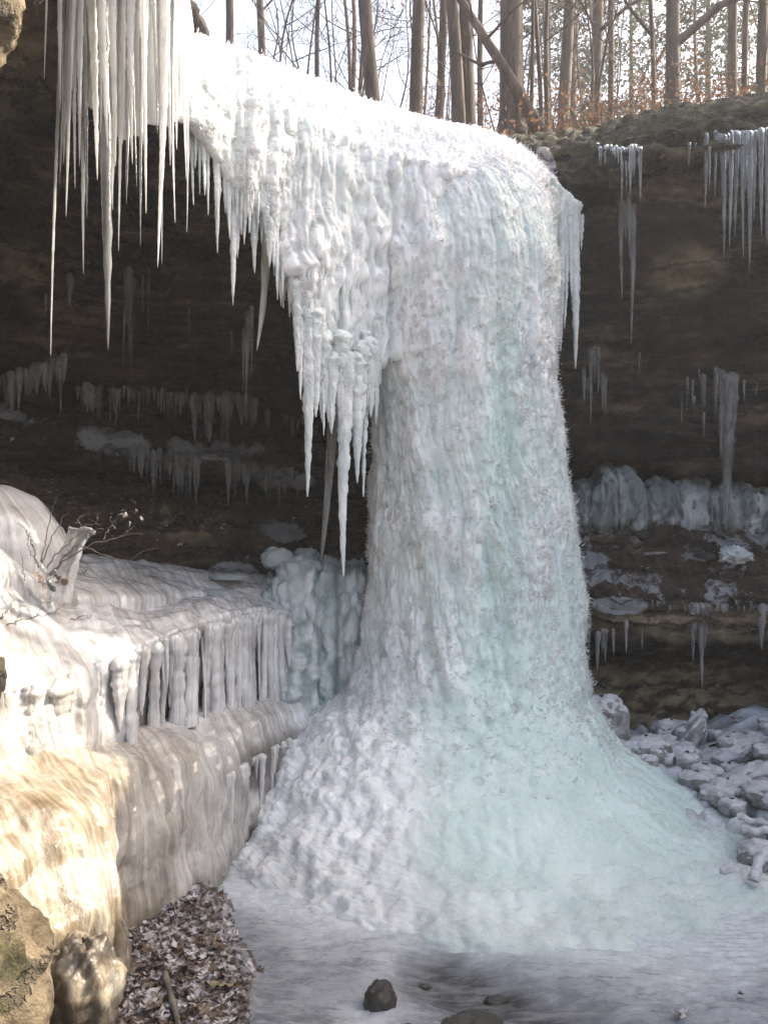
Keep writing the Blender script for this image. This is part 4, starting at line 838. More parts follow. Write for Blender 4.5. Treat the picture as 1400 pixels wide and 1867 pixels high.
# middle terrace: dark recessed wall, then the rounded ice shelf
mi = thing('ice_terrace', 'middle ice terrace with a curtain of icicles in front of a dark hollow', 'ice terrace', (-2.2, 7.2, 1.2))
rec = A(-.17, .09, 0)[None] * np.array([0, 0, 0, 0, .0, .1, .8, 1, .8, .3, 0])[:, None]
V_mi = sheet(mi, np.stack([_T[:, 4] + rec - A(0, 0, .12), _T[:, 4] * .5 + _T[:, 5] * .5 + rec, _T[:, 5] + rec * .7 - A(0, 0, .05), _T[:, 5] + A(0, 0, .05), _T[:, 6], _T[:, 6] * .5 + _T[:, 7] * .5 + A(0, 0, .03), _T[:, 7], _T[:, 7] + A(-.15, .1, 0)], 1), 420, 130, 640,
    lambda p, j: 0.8 * (1 - sstep(5.4, 7.4, p[:, 1])) + 0.4 * fbm(p * 1.8, 3, seed=651),  # brown near end, deepened partly to keep its sunlit ice from blowing out
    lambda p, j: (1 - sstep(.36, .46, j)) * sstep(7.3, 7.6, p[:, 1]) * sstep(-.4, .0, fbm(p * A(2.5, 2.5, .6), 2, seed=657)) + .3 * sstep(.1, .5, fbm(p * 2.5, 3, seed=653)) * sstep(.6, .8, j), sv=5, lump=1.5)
# upper step
up = thing('ice_terrace', 'upper low ice step running under the brown dirt slope', 'ice terrace', (-2.8, 8, 2.1))
V_up = sheet(up, np.stack([_T[:, 7] + A(.02, -.02, -.08), _T[:, 7] * .5 + _T[:, 8] * .5 + A(.03, -.03, 0), _T[:, 8], _T[:, 8] * .5 + _T[:, 9] * .5 + A(0, 0, .06), _T[:, 9], _T[:, 9] + A(-.4, .5, -.1)], 1), 340, 95, 680,
    lambda p, j: 0.15 + 0.5 * fbm(p * 1.8, 3, seed=691),
    lambda p, j: .9 * sstep(.66, .9, j + .25 * fbm(p * 2, 3, seed=693)), sv=3)
rs = np.random.RandomState(91)
def along(row_pts, u):
    x = np.clip(u, 0, len(row_pts) - 1.001); k = int(x); w = x - k; return row_pts[k] * (1 - w) + row_pts[k + 1] * w
u = 0.5
while u < 8.35:
    top = along(_T[:, 5] * .8 + _T[:, 6] * .2, u); ft = along(_T[:, 4], u) + A(.04, -.04, 0)
    px = 700 + top[0] / top[1] * FPX; far = px > 275
    gap = any(abs(px - c) < w for c, w in ((362, 14), (291, 7), (466, 5), (163, 4), (14, 12), (343, 4), (398, 3), (432, 2.5)))
    r = rs.choice([rs.uniform(.012, .026), rs.uniform(.026, .05), rs.uniform(.05, .075)], p=[.35, .42, .23])
    if not gap or rs.uniform() < .35:
        if gap: r = rs.uniform(.008, .015)
        full = rs.uniform() < (.72 if far else .35)
        z1 = ft[2] - .06 if full else ft[2] + (top[2] - ft[2]) * rs.uniform(.02, .55)
        w_ = rs.uniform(.0, .35); tp = top * (1 - w_) + ft * w_; tp = A(tp[0] + rs.normal() * .015 + .03, tp[1] - .03 + rs.normal() * .02, top[2] + .035)
        L = tp[2] - z1
        v, f = icicle_geo(L, r, rs, 0.35, 12, 26, 0.03, column=full)
        v[:, 1] *= rs.uniform(1, 2.2)
        o = link('icicle', mk_mesh('icicle', v, f, M_GLAZE, True, {'flow': v[:, 0] * 18 + rs.uniform(0, 60), 'dirt': np.full(len(v), .5 if px < 120 else .08), 'rock': np.zeros(len(v))}), mi)
        o.location = Vector(tuple(tp)) - mi.location
    st = np.linalg.norm(along(_T[:, 6], u + .05) - along(_T[:, 6], u)) / .05
    u += r * rs.uniform(.55, 1.25) / st * (1.0 if far else 2.2)
for k in range(24):      # free icicles on the far end of the lower terrace
    uu = rs.uniform(6.35, 8.0); tp = along(_T[:, 2], uu) + A(.05, -.05, -.02); z1 = rs.uniform(.15, .75)
    v, f = icicle_geo(tp[2] - z1, rs.uniform(.018, .05), rs, 0.3, 10, 22, 0.02)
    o = link('icicle', mk_mesh('icicle', v, f, M_GLAZE, True, {'flow': v[:, 0] * 30 + k, 'dirt': np.full(len(v), .15), 'rock': np.zeros(len(v))}), lo); o.location = Vector(tuple(tp)) - lo.location
# popcorn ice buttress between the terraces and the column
bt = thing('ice_buttress', 'lumpy grey popcorn ice piled between the terraces and the frozen column', 'ice formation', P(590, 1250, 9.6))
bs = []
for x, y0, y1, D in [(455, 1100, 1262, 9.35), (475, 1085, 1262, 9.35), (505, 1050, 1258, 9.45), (540, 1020, 1252, 9.5), (580, 1040, 1245, 9.6), (620, 1045, 1240, 9.6), (660, 1050, 1235, 9.6), (700, 1050, 1235, 9.65)]:
    bs.append([P(x, y0 - 12, D + .9), P(x, y0, D + .5), P(x, y0 + 14, D + .28), P(x, y0 * .75 + y1 * .25, D + .18), P(x, (y0 + y1) / 2, D + .08), P(x, y1, D - .02), P(x, y1 + 90, D - .14)])
g = loft(np.array(bs), 175, 150, 4, 2); nr = gnormals(g); sg = -1 if nr[85, 75, 1] > 0 else 1
p_ = g.reshape(-1, 3); n_ = nr.reshape(-1, 3) * sg
sx = p_[:, 0] + .06 * fbm(p_ * 2, 2, seed=701); b1 = scales(sx + .05 * fbm(p_ * 5, 2, seed=709), -p_[:, 2] + .06 * fbm(p_ * 4, 2, seed=710), .11, .19, 702, .8, .45, .6, .6); b2 = scales(sx, -p_[:, 2], .045, .05, 704, .6, .5, .65, .6); fl = flutes(sx, .13, 706)
d_ = .05 * b1 + .026 * b2 + .12 * fl + .13 * fbm(p_ * 1.6, 4, .6, seed=707) + .010 * fbm(p_ * 22, 3, seed=708)
v_ = p_ + n_ * d_[:, None]
obj('popcorn_ice', v_, gfaces(175, 150)[:, ::sg], M_FROST, bt, attrs={'frost': np.clip(.10 + .45 * b1 + .5 * fl * b1 - .1, 0, 1), 'teal': np.full(len(v_), .12), 'grey': np.full(len(v_), .62)})
# broken ice slabs resting in front of the dirt slope
def blob(c, r, seed, nu=22, nv=14, rough=.25, freq=2.0, box=1.0):
    U_, V_ = np.meshgrid(np.linspace(0, 2 * math.pi, nu + 1)[:-1], np.linspace(.02, math.pi - .02, nv), indexing='ij')
    d = np.stack([np.cos(U_) * np.sin(V_), np.sin(U_) * np.sin(V_), np.cos(V_)], -1).reshape(-1, 3)
    d = np.sign(d) * np.abs(d) ** box; d /= np.linalg.norm(d, axis=1)[:, None] ** .6
    k = 1 + rough * fbm(d * freq + seed * 3.7, 3, seed=seed % 50) + .25 * rough * fbm(d * freq * 4 + seed, 2, seed=3)
    return d * k[:, None] * np.asarray(r), gfaces(nu, nv, True)[:, ::-1], d

# ================================================================== BOULDERS, RUBBLE, LEAVES
def rotz(v, a): c_, s_ = math.cos(a), math.sin(a); return np.stack([v[:, 0] * c_ - v[:, 1] * s_, v[:, 0] * s_ + v[:, 1] * c_, v[:, 2]], -1)
def fa(n, **k):
    o = {x: np.zeros(n) for x in ('frost', 'moss', 'tan', 'soil')}
    for a, b in k.items(): o[a] = np.full(n, float(b)) if np.isscalar(b) else b
    return o
# rock overhang, upper left, lit by the sun
U_, V_ = np.meshgrid(np.linspace(0, 2 * math.pi, 141)[:-1], np.linspace(.02, math.pi - .02, 110), indexing='ij')
d = np.stack([np.cos(U_) * np.sin(V_), np.sin(U_) * np.sin(V_), np.cos(V_)], -1).reshape(-1, 3)
d = np.sign(d) * np.abs(d) ** .75
oc = A(-3.07, 5.2, 6.36); v = d * A(1.14, .95, 1.0)
# slant the underside so the lip climbs to the right
v[:, 2] += .62 * v[:, 0] * (v[:, 2] < .3)
pp = v + oc
k = .10 * fbm(pp * A(1.3, 1.3, 2.2), 4, seed=801) + .05 * fbm(pp * A(3, 3, 7), 4, .55, seed=803) + .06 * fbm(pp * 3.4, 4, .55, seed=805, ridged=True)
pp = pp + d * k[:, None]
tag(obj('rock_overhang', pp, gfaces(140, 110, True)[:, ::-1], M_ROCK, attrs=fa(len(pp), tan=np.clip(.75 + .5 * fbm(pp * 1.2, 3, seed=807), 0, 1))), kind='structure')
# tan boulder and iced lump at the lower left
c = A(-2.04, 4.25, .60)
v, f, d = blob(c, (.42, .42, .68), 5, 70, 46, .28, 1.7, .85)
v = v + d * (.06 * fbm((v + c) * A(2.2, 2.2, 3), 4, .6, seed=811, ridged=True) + .014 * fbm((v + c) * 15, 4, .65, seed=812))[:, None]
bo = tag(obj('boulder', v + c, f, M_ROCK, origin=c, attrs=fa(len(v), tan=.95, moss=sstep(.1, .5, fbm((v + c) * 2.3, 3, seed=813) + .5 * (v[:, 2] > .25) * (v[:, 0] < .1)))), 'tan sandstone boulder with a mossy grass tuft at the lower left corner', 'boulder')
c = P(152, 1815, 4.85)
v, f, d = blob(c, (.20, .22, .30), 9, 60, 40, .35, 1.8, .9)
v = v + d * (.022 * fbm((v + c) * 4, 3, seed=818) + .012 * fbm((v + c) * 14, 4, seed=816))[:, None]
tag(obj('iced_rock', v + c, f, M_GLAZE, origin=c, attrs={'flow': (v[:, 0] - v[:, 1]) * 8, 'dirt': np.full(len(v), 1.0), 'rock': np.clip(.9 * sstep(-.3, .12, fbm((v + c) * 4, 3, seed=817)), 0, 1)}), 'knobbly brown rock under clear ice at the foot of the lower terrace', 'rock')
c = P(-6, 1235, 5.6)
v, f, d = blob(c, (.05, .1, .13), 12, 30, 20, .4, 2)
tag(obj('iced_rock', v + c, f, M_ROCK, origin=c, attrs=fa(len(v), tan=.2)), 'small dark rock poking out of the middle ice curtain at the left edge', 'rock')
# mound of ice at the left edge behind the terraces
c = P(-40, 1015, 7.9)
v, f, d = blob(c, (.75, .6, .62), 14, 90, 60, .12, 1.2, 1.0)
v = v + d * (.02 * flutes(np.arctan2(v[:, 1], v[:, 0]) * .6, .06, 821) + .01 * fbm((v + c) * 8, 3, seed=822))[:, None]
tag(obj('ice_mound', v + c, f, M_GLAZE, origin=c, attrs={'flow': np.arctan2(v[:, 1], v[:, 0]) * 4, 'dirt': np.full(len(v), .12), 'rock': np.zeros(len(v))}), 'smooth round ice mound at the left edge behind the twiggy shrub', 'ice mound')
for i, (x, y, D, r, lab) in enumerate([(418, 1052, 9.6, (.20, .12, .035), 'thin tilted ice plate lying at the foot of the dirt slope'), (400, 1080, 9.3, (.19, .13, .04), 'flat ice plate just below the thin tilted plate'), (505, 1018, 9.95, (.17, .14, .12), 'blocky lump of grey ice topping the popcorn ice pile'),
                                   (560, 1032, 9.9, (.17, .12, .08), 'rounded grey ice cap beside the blocky lump')]):
    c = P(x, y, D); v, f, d = blob(c, r, 40 + i, 34, 22, .3, 2.2, .7)
    tag(obj('ice_slab', v + c, f, M_FROST, origin=c, attrs={'frost': np.full(len(v), .35), 'teal': np.zeros(len(v)), 'grey': np.full(len(v), .8)}), lab, 'ice slab')
for i, (x, y, L, ang, lab) in enumerate([(1195, 1008, 50, 2, 'fallen icicle lying level on the debris slope'), (1265, 1018, 52, -14, 'fallen broken icicle lying slanted across the middle of the debris slope'), (1322, 977, 40, -28, 'fallen icicle lying next to the frozen splash'), (1298, 1040, 17, -40, 'short stub of fallen icicle lowest on the debris slope')]):
    D = on_cliff(x, y) - .08; c = P(x, y, D); m = MB(); tt_ = np.linspace(-.5, .5, 12); Lw = L / FPX * D
    m.tube(np.stack([c + A(math.cos(math.radians(ang)) * Lw * q_, .1 * q_, math.sin(math.radians(ang)) * Lw * q_) for q_ in tt_]), .017 * (1 - (tt_ + .5)) ** .5 + .005, 8)
    tag(m.build('fallen_icicle', M_CLEAR, origin=c), lab, 'icicle')
sp = cluster('frothy splash cone of ice on the debris below the thick icicle', [], seed=1) if False else None
c = P(1335, 1015, on_cliff(1335, 1012) + .12); v, f, d = blob(c, (.22, .26, .13), 55, 70, 50, .35, 2.2)
v = v + d * (.035 * fbm(d * 8, 4, .65, seed=831))[:, None]
tag(obj('ice_splash', v + c, f, M_FROST, origin=c, attrs={'frost': np.full(len(v), .5), 'teal': np.zeros(len(v)), 'grey': np.full(len(v), .6)}), 'frothy white splash of ice on the debris below the thick icicle', 'ice')
# creek stones
for i, (x, y, D, r, lab) in enumerate([(693, 1812, 5.62, (.10, .12, .11), 'dark wet stone standing in the creek ice'), (745, 1870, 5.25, (.12, .12, .05), 'flat grey stone at the bottom edge of the creek'), (868, 1845, 5.45, (.16, .14, .06), 'low dark stone under the clear channel ice'), (835, 1862, 5.35, (.10, .1, .06), 'small dark stone next to the white ice tongue')]):
    c = P(x, y, D); c[2] = creek_z(c[0], c[1]) + r[2] * .1
    v, f, d = blob(c, r, 60 + i, 40, 26, .3, 2.0); v = v + d * (.01 * fbm((v + c) * 15, 3, seed=841))[:, None]
    tag(obj('creek_stone', v + c, f, M_STONE, origin=c), lab, 'stone')
for i, (x, y, r_) in enumerate([(775, 1800, .03), (905, 1828, .055)]):
    q_ = None
    for Dq in np.linspace(4.6, 8, 200):
        q_ = P(x, y, Dq)
        if q_[2] < creek_z(q_[0], q_[1]): break
    v, f, d = blob(q_, (r_ * 1.5, r_, r_ * .7), 400 + i, 26, 18, .3, 2)
    tag(obj('creek_stone', v + q_ + A(0, 0, r_ * .1), f, M_STONE, origin=q_), ['small half sunk stone at the head of the dark channel', 'flat stone half frozen into the middle of the dark channel', 'stone at the right bank of the dark channel near the bottom', 'small dark stone left of the standing wet stone', 'tiny stone poking from the white ice right of the channel', 'tiny stone frozen in the grey ice towards the leaf bank'][i], 'stone')
# snowed rubble on the right: named ones first, then the small stones
def snow_rock(c, r, seed, rz=0, tilt=0, label=None, group=None, box=.75, cap=True, nu=26, nv=18):
    v, f, d = blob(c, r, seed, nu, nv, .28, 1.9, box)
    if tilt: ct, st = math.cos(tilt), math.sin(tilt); v = np.stack([v[:, 0] * ct - v[:, 2] * st, v[:, 1], v[:, 0] * st + v[:, 2] * ct], -1)
    v = rotz(v, rz); nn = -gnormals(v.reshape(nu, nv, 3), True).reshape(-1, 3)
    if (nn * v).sum() < 0: nn = -nn
    o = tag(obj('rock', v + c, f, M_FSTONE, origin=c), label, 'rock', group)
    if cap:
        w = sstep(.25, .7, nn[:, 2] + .7 * fbm((v + c) * 9, 3, seed=851)); vs = v + nn * (w * .020 - .010)[:, None] + A(0, 0, .012) * w[:, None]
        vs = vs + nn * (.006 * w * fbm((v + c) * 30, 2, seed=853))[:, None]
        link('snow_cap', mk_mesh('snow_cap', vs, f, M_SNOW), o)
    return o
for i, (x, y, D, r, rz, ti, bx, lab) in enumerate([
    (1105, 1360, 9.7, (.24, .22, .30), .3, .2, .6, 'squared snow covered block beside the foot of the column'),
    (1225, 1330, 10.2, (.23, .2, .16), .2, 0, .6, 'grey flat topped block against the brown lower wall'),
    (1262, 1318, 9.9, (.10, .12, .26), .2, -.5, .6, 'upright leaning slab between the two large blocks'),
    (1310, 1335, 9.7, (.46, .32, .12), -.2, .40, .55, 'large tilted slab with frosted top on the rubble slope'),
    (1180, 1385, 9.4, (.24, .22, .13), -.2, .1, .7, 'rounded snow covered stone at the lower edge of the rubble'),
    (1240, 1370, 9.5, (.2, .18, .13), .5, .2, .7, 'snow dusted stone below the leaning slab'),
    (1370, 1420, 8.9, (.34, .28, .16), -.3, .35, .7, 'dark mossy stone with icicles above the frozen slope'),
    (1330, 1440, 8.7, (.26, .2, .10), .1, .2, .7, 'snow covered shelf stone in the middle of the rubble'),
    (1385, 1560, 7.6, (.16, .2, .13), .2, 0, .8, 'rounded snowy stone at the right edge above the pool'),
    (1335, 1575, 7.4, (.13, .11, .08), .4, 0, .9, 'oval snowy stone partly sunk in the frozen slope'),
    (1395, 1470, 8.4, (.2, .2, .12), .6, 0, .8, 'snow capped stone by the iced branch')]):
    c = P(x, y, D); c[2] = creek_z(c[0], c[1]) + r[2] * (.35 if i in (0, 1, 2, 3) else .12) ; snow_rock(c, r, 70 + i, rz, ti, lab, None, bx, nu=40, nv=28)
rs = np.random.RandomState(95)
protos = []
for k in range(130):
    x = rs.uniform(1130, 1480); y = rs.uniform(1300, 1590); lim = 1310 + .9 * (1400 - x)
    if y < 1290 + .30 * (1400 - x) or y > 1400 + .62 * (x - 1180): continue
    D = 3 * FPX / (y - 933) * .86; X0 = (x - 700) / FPX * D; Y0 = D
    # walk the ray to the ground
    for Dq in np.linspace(6.2, 11.0, 97):
        q_ = P(x, y, Dq)
        if q_[2] < creek_z(q_[0], q_[1]): X0, Y0 = q_[0], q_[1]; break
    if Y0 > 10.6: continue
    zone_ = ('beside the foot of the ice column' if X0 < 2.75 and Y0 > 8.6 else ('below the large tilted slab, towards the frozen slope' if X0 < 3.25 else 'below the large tilted slab, towards the right edge') if Y0 > 8.6 else 'around the dark mossy stone' if Y0 > 7.9 else 'next to the iced branches' if Y0 > 7.4 else 'at the lowest end of the rubble above the pool')
    r0 = rs.uniform(.045, .125); size_ = 'fist sized' if r0 < .085 else 'larger'; c = A(X0, Y0, creek_z(X0, Y0) + r0 * .02)
    if len(protos) < 9:
        o = snow_rock(c, A(r0 * rs.uniform(.9, 1.5), r0, r0 * rs.uniform(.5, .8)), 130 + k, rs.uniform(0, 3), 0, size_ + ' snow capped stone ' + zone_, size_ + ' snowy stones ' + zone_, .5)
        protos.append((o, r0))
    else:
        src, rr = protos[rs.randint(len(protos))]; o = src.copy(); COL.objects.link(o); tag(o, size_ + ' snow capped stone ' + zone_, None, size_ + ' snowy stones ' + zone_); o.location = tuple(c); s_ = r0 / rr; o.scale = (s_, s_, s_); o.rotation_euler = (0, 0, rs.uniform(0, 6.28))
        for ch in src.children: d_ = ch.copy(); COL.objects.link(d_); d_.parent = o
# iced branches at the right edge
for i, (pts_, r, lab) in enumerate([([(1345, 1488, 8.0), (1380, 1500, 7.9), (1430, 1498, 7.8)], .030, 'iced branch lying on the rubble at the right edge'), ([(1352, 1512, 7.85), (1395, 1516, 7.8), (1440, 1510, 7.7)], .034, 'thicker iced branch just below the other at the right edge'), ([(1372, 1605, 7.1), (1382, 1570, 7.2), (1405, 1545, 7.3)], .042, 'bent snowy root at the right edge near the pool')]):
    q_ = np.array([P(*a) for a in pts_]); q_ = resample(q_, 18, 0, 2); q_[:, 2] += .012 * np.sin(np.arange(18)); m = MB(); m.tube(q_, np.full(18, r) * (1 + .15 * np.sin(np.arange(18) * 1.7)), 10); c = q_[9]
    tag(m.build('iced_branch', M_SNOW, origin=c), lab, 'branch')
# leaves
def leaf_mesh(name, mat, seed, lobes=5, L=.11, curl=.3):
    rs = np.random.RandomState(seed); n = lobes * 4 + 1; t = np.linspace(0, 1, n)
    wv = .42 * np.sin(math.pi * t ** .8) ** .7 * (1 + .38 * np.sin(t * lobes * 2 * math.pi + rs.uniform(0, 6)))
    xx = t - .5
    def zf(x, y): return curl * (y * y * 1.6 + .5 * x * x) + .05 * math.sin(7 * x + seed) + .04 * math.sin(9 * y)
    vs = []
    for k in range(n):
        for sgn in (-1, 0, 1):
            y = sgn * (wv[k] if sgn else 0); vs.append((xx[k] * L, y * L, zf(xx[k], y) * L))
    f = [(k * 3 + a, (k + 1) * 3 + a, (k + 1) * 3 + a + 1, k * 3 + a + 1) for k in range(n - 1) for a in (0, 1)]
    s0 = len(vs); st = [(-.5, 0, .0), (-.5, .02, 0), (-.85, .03, .05), (-.85, .0, .05)]
    vs += [(a * L, b * L, c_ * L) for a, b, c_ in st]; f.append((s0, s0 + 1, s0 + 2, s0 + 3))
    return mk_mesh(name, vs, np.array(f), mat, True)
LM = [mat_leaf('brown_leaf', (.10, .062, .042), (.22, .145, .095), .45), mat_leaf('frosted_leaf', (.20, .14, .11), (.34, .27, .235), .95), mat_leaf('dark_leaf', (.045, .03, .024), (.10, .068, .052), .5), mat_leaf('red_leaf', (.16, .03, .02), (.22, .05, .03)), mat_leaf('olive_leaf', (.40, .35, .20), (.46, .41, .26))]
LV = [[leaf_mesh('fallen_leaf', LM[m_], 10 * m_ + k, 3 + k % 3, 1.0, .25 + .15 * k) for k in range(4)] for m_ in range(5)]
rs = np.random.RandomState(97)
def put_leaf(x, y, m_, size, label, group=None, lift=.012, flat=.35):
    o = link('fallen_leaf', LV[m_][rs.randint(4)]); o.location = (x, y, creek_z(x, y) + lift); o.scale = (size, size, size)
    o.rotation_euler = (rs.uniform(-flat, flat), rs.uniform(-flat, flat), rs.uniform(0, 6.28)); return tag(o, label, 'leaf', group)
n_ = 0
while n_ < 285:
    y = rs.uniform(4.55, 7.2); x = rs.uniform(-1.75, -.6)
    if litter_mask(A(x), A(y))[0] < .6: continue
    far = sstep(5.8, 6.9, y); m_ = 1 if rs.uniform() < .35 + .45 * far else (2 if rs.uniform() < .4 else 0)
    lab = ['brown dry leaf in the litter between the terrace and the creek', 'frosted grey leaf in the litter between the terrace and the creek', 'dark sodden leaf in the litter between the terrace and the creek'][m_]
    ed = np.interp(y, [3, 4.6, 5.3, 6.0, 6.8, 7.4], [-.55, -.68, -.78, -.97, -1.22, -1.7]) - x
    where_ = 'by the white ice at the far end of the litter' if y > 6.2 else 'along the mossy outer edge of the litter' if ed < .22 else 'near the frosted stick at the front of the litter' if y < 5.5 and ed < .55 else 'at the foot of the lower terrace' if ed > .5 else 'in the middle of the leaf litter'
    what_ = ['brown dry leaf', 'frosted grey leaf', 'dark sodden leaf'][m_]; lab = what_ + ' ' + where_
    put_leaf(x, y, m_, rs.uniform(.045, .105), lab, what_ + 's ' + where_, rs.uniform(.0, .045), .55); n_ += 1
def ground_hit(x, y):
    for Dq in np.linspace(4.6, 10.5, 240):
        q_ = P(x, y, Dq)
        if q_[2] < creek_z(q_[0], q_[1]): return q_
    return P(x, y, 8)
for x, y, m_, sz, lab in [(402, 1808, 4, .17, 'large pale olive leaf lying on top of the dark litter'), (412, 1562, 3, .11, 'dark red leaf frozen in beside the far icicles'), (400, 1640, 3, .10, 'small red leaf on the white ice near the last icicle'), (375, 1780, 0, .15, 'orange brown leaf behind the pale olive leaf'), (272, 1845, 0, .16, 'tan curled leaf at the bottom edge of the litter'), (1197, 1430, 2, .10, 'dark leaf frozen flat on the slope right of the mound'), (1262, 1422, 2, .08, 'small dark leaf higher on the frozen slope'), (1302, 1455, 0, .13, 'tan leaf tucked under the dark mossy stone'), (1337, 1316, 0, .16, 'rust coloured leaf standing beside the large tilted slab'), (1240, 1862, 2, .10, 'dark scrap of leaf on the pool ice at the bottom edge'), (1350, 1822, 2, .05, 'tiny dark fleck of leaf on the right pool ice'), (470, 1605, 2, .08, 'brown leaf under the pool ice near the far icicles')]:
    q_ = ground_hit(x, y); put_leaf(q_[0], q_[1], m_, sz, lab, None, .03, .25)
o_ = []
while len(o_) < 2600:
    yy_ = rs.uniform(4.5, 7.2, 400); xx_ = rs.uniform(-1.75, -.6, 400); ok_ = litter_mask(xx_, yy_) > .55
    o_ += [A(a, b, creek_z(a, b) + rs.uniform(.0, .035)) for a, b in zip(xx_[ok_], yy_[ok_])]
v, f = None, None
o_ = np.array(o_); a_ = rs.normal(size=(len(o_), 3)) * A(1, 1, .4); a_ /= np.linalg.norm(a_, axis=1)[:, None]; b_ = np.cross(a_, rs.normal(size=(len(o_), 3)) * .4 + A(0, 0, 1)); b_ /= np.linalg.norm(b_, axis=1)[:, None]
sz_ = rs.uniform(.012, .04, (len(o_), 1)); vv_ = np.stack([o_ - a_ * sz_, o_ + b_ * sz_ * .6 + A(0, 0, .008), o_ + a_ * sz_, o_ - b_ * sz_ * .6], 1).reshape(-1, 3)
tag(obj('leaf_scraps', vv_, np.arange(len(vv_)).reshape(-1, 4), LM[0], smooth=False), kind='stuff')
vv_ = vv_ + rs.normal(size=3) * A(.06, .06, 0); tag(obj('leaf_scraps', vv_[::-1] + A(.03, .05, .004), np.arange(len(vv_)).reshape(-1, 4), LM[2], smooth=False), kind='stuff')
# frosted stick on the litter, moss on the litter edge, grass tuft
m = MB(); q_ = np.array([ground_hit(300, 1790) + A(0, 0, .05), ground_hit(318, 1850) + A(0, 0, .05), ground_hit(330, 1900) + A(0, 0, .04)]); q_ = resample(q_, 16, 0, 1.5); m.tube(q_, np.linspace(.022, .016, 16) * (1 + .2 * np.sin(np.arange(16))), 8)
tag(m.build('stick', M_BARKPALE, origin=q_[8]), 'frost whitened stick lying across the leaf litter', 'stick')
m = MB(); rs = np.random.RandomState(98)
for k in range(900):
    y = rs.uniform(4.3, 5.9); ex = np.interp(y, [3, 4.6, 5.3, 6.0, 6.8, 7.4], [-.55, -.68, -.78, -.97, -1.22, -1.7]) - .05 + rs.normal() * .025
    o = A(ex, y, creek_z(ex, y)); dr_ = A(rs.normal() * .5 + .5, rs.normal() * .5, .6); dr_ /= np.linalg.norm(dr_); L = rs.uniform(.012, .03); w = A(-dr_[1], dr_[0], 0) * L * .35
    m.add(np.array([o - w, o + w, o + dr_ * L]), np.array([[0, 1, 2]]))
tag(m.build('moss', M_GRASS), kind='stuff')
m = MB()
for k in range(420):
    a = rs.uniform(0, 6.28); o = A(-1.93, 3.98, 1.08) + A(rs.normal() * .09, rs.normal() * .07, rs.normal() * .07); tip = o + A(rs.normal() * .06 + .02, -.05 + rs.normal() * .05, -rs.uniform(.10, .30)); mid_ = (o + tip) / 2 + A(rs.normal() * .03, -.07, .06)
    w = A(.003, .002, 0); m.add(np.array([o - w, o + w, mid_ - w, mid_ + w, tip]), np.array([[0, 1, 3, 2]])); m.t.append(np.array([[2, 3, 4]]) + m.n - 5)
gr = m.build('grass', M_GRASS); tag(gr, kind='stuff')
# twiggy shrub with ice-cased stems on the terrace
sb = thing('shrub', 'bare twiggy shrub with ice sheathed stems on the middle terrace', 'shrub', P(110, 1075, 7.0))
rs = np.random.RandomState(99)
def twig(parent, path, r0, name='twig', mat=None):
    q_ = resample(np.array([P(*a) for a in path]), 20, 0, 1.5); q_ = q_ + .006 * rs.normal(size=q_.shape); m = MB(); m.tube(q_, np.linspace(r0, r0 * .35, 20), 6); m.build(name, mat or M_TWIG, parent); return q_
D = 7.0
for path, r in [([(95, 1040, D), (150, 1000, D - .05), (190, 985, D), (235, 972, D + .1), (258, 974, D + .1)], .007), ([(190, 982, D), (205, 955, D), (220, 940, D)], .005), ([(225, 975, D), (242, 960, D), (252, 950, D)], .004), ([(75, 1035, D), (85, 985, D + .1), (92, 935, D + .1), (104, 905, D + .1)], .007), ([(78, 1030, D), (92, 985, D), (112, 950, D + .1), (125, 930, D)], .006),
                ([(85, 1035, D), (110, 1000, D - .1), (150, 968, D - .1), (190, 962, D)], .006), ([(100, 1040, D), (140, 990, D), (175, 1005, D - .1), (215, 1020, D), (238, 1025, D)], .006), ([(70, 1030, D), (60, 995, D), (45, 960, D), (33, 955, D)], .005), ([(60, 995, D), (55, 975, D), (48, 965, D)], .004), ([(45, 1058, D), (42, 1020, D), (40, 1000, D)], .005), ([(68, 1030, D), (58, 1010, D), (50, 990, D), (54, 970, D)], .004),
                ([(140, 955, D), (145, 940, D), (160, 938, D), (168, 925, D)], .005), ([(175, 955, D), (178, 940, D), (181, 930, D)], .004), ([(140, 950, D), (150, 957, D), (185, 955, D)], .004), ([(150, 1050, D), (160, 1035, D), (152, 1050, D), (178, 1052, D)], .004), ([(240, 1020, D), (250, 1010, D), (272, 1000, D), (285, 999, D)], .004),
                ([(0, 1148, 6.5), (30, 1135, 6.5), (60, 1125, 6.5), (95, 1118, 6.6), (125, 1098, 6.7)], .005), ([(0, 1130, 6.5), (16, 1110, 6.5)], .004), ([(65, 1125, 6.6), (75, 1110, 6.6), (80, 1105, 6.6)], .003), ([(130, 1130, 6.7), (150, 1122, 6.8), (168, 1122, 6.8)], .005), ([(28, 1138, 6.5), (36, 1120, 6.5), (37, 1115, 6.5)], .003), ([(210, 965, D), (200, 945, D), (205, 935, D)], .004)]:
    twig(sb, path, r)
for path, r in [([(92, 1115, 6.85), (93, 1070, 6.85), (86, 1040, 6.85), (74, 1030, 6.85)], .034), ([(90, 1048, 6.85), (98, 1042, 6.85), (102, 1040, 6.85)], .020), ([(88, 1060, 6.82), (99, 1075, 6.82)], .022)]:
    q_ = resample(np.array([P(*a) for a in path]), 26, 0, 2); m = MB(); m.tube(q_ + .006 * rs.normal(size=q_.shape), np.linspace(.55, 1, 26)[::1 if r < .03 else -1] * r * .7 * (1 + .3 * np.abs(np.sin(np.arange(26) * 1.3))), 10); m.build('ice_sheath', M_CLEAR, sb)
rb = []
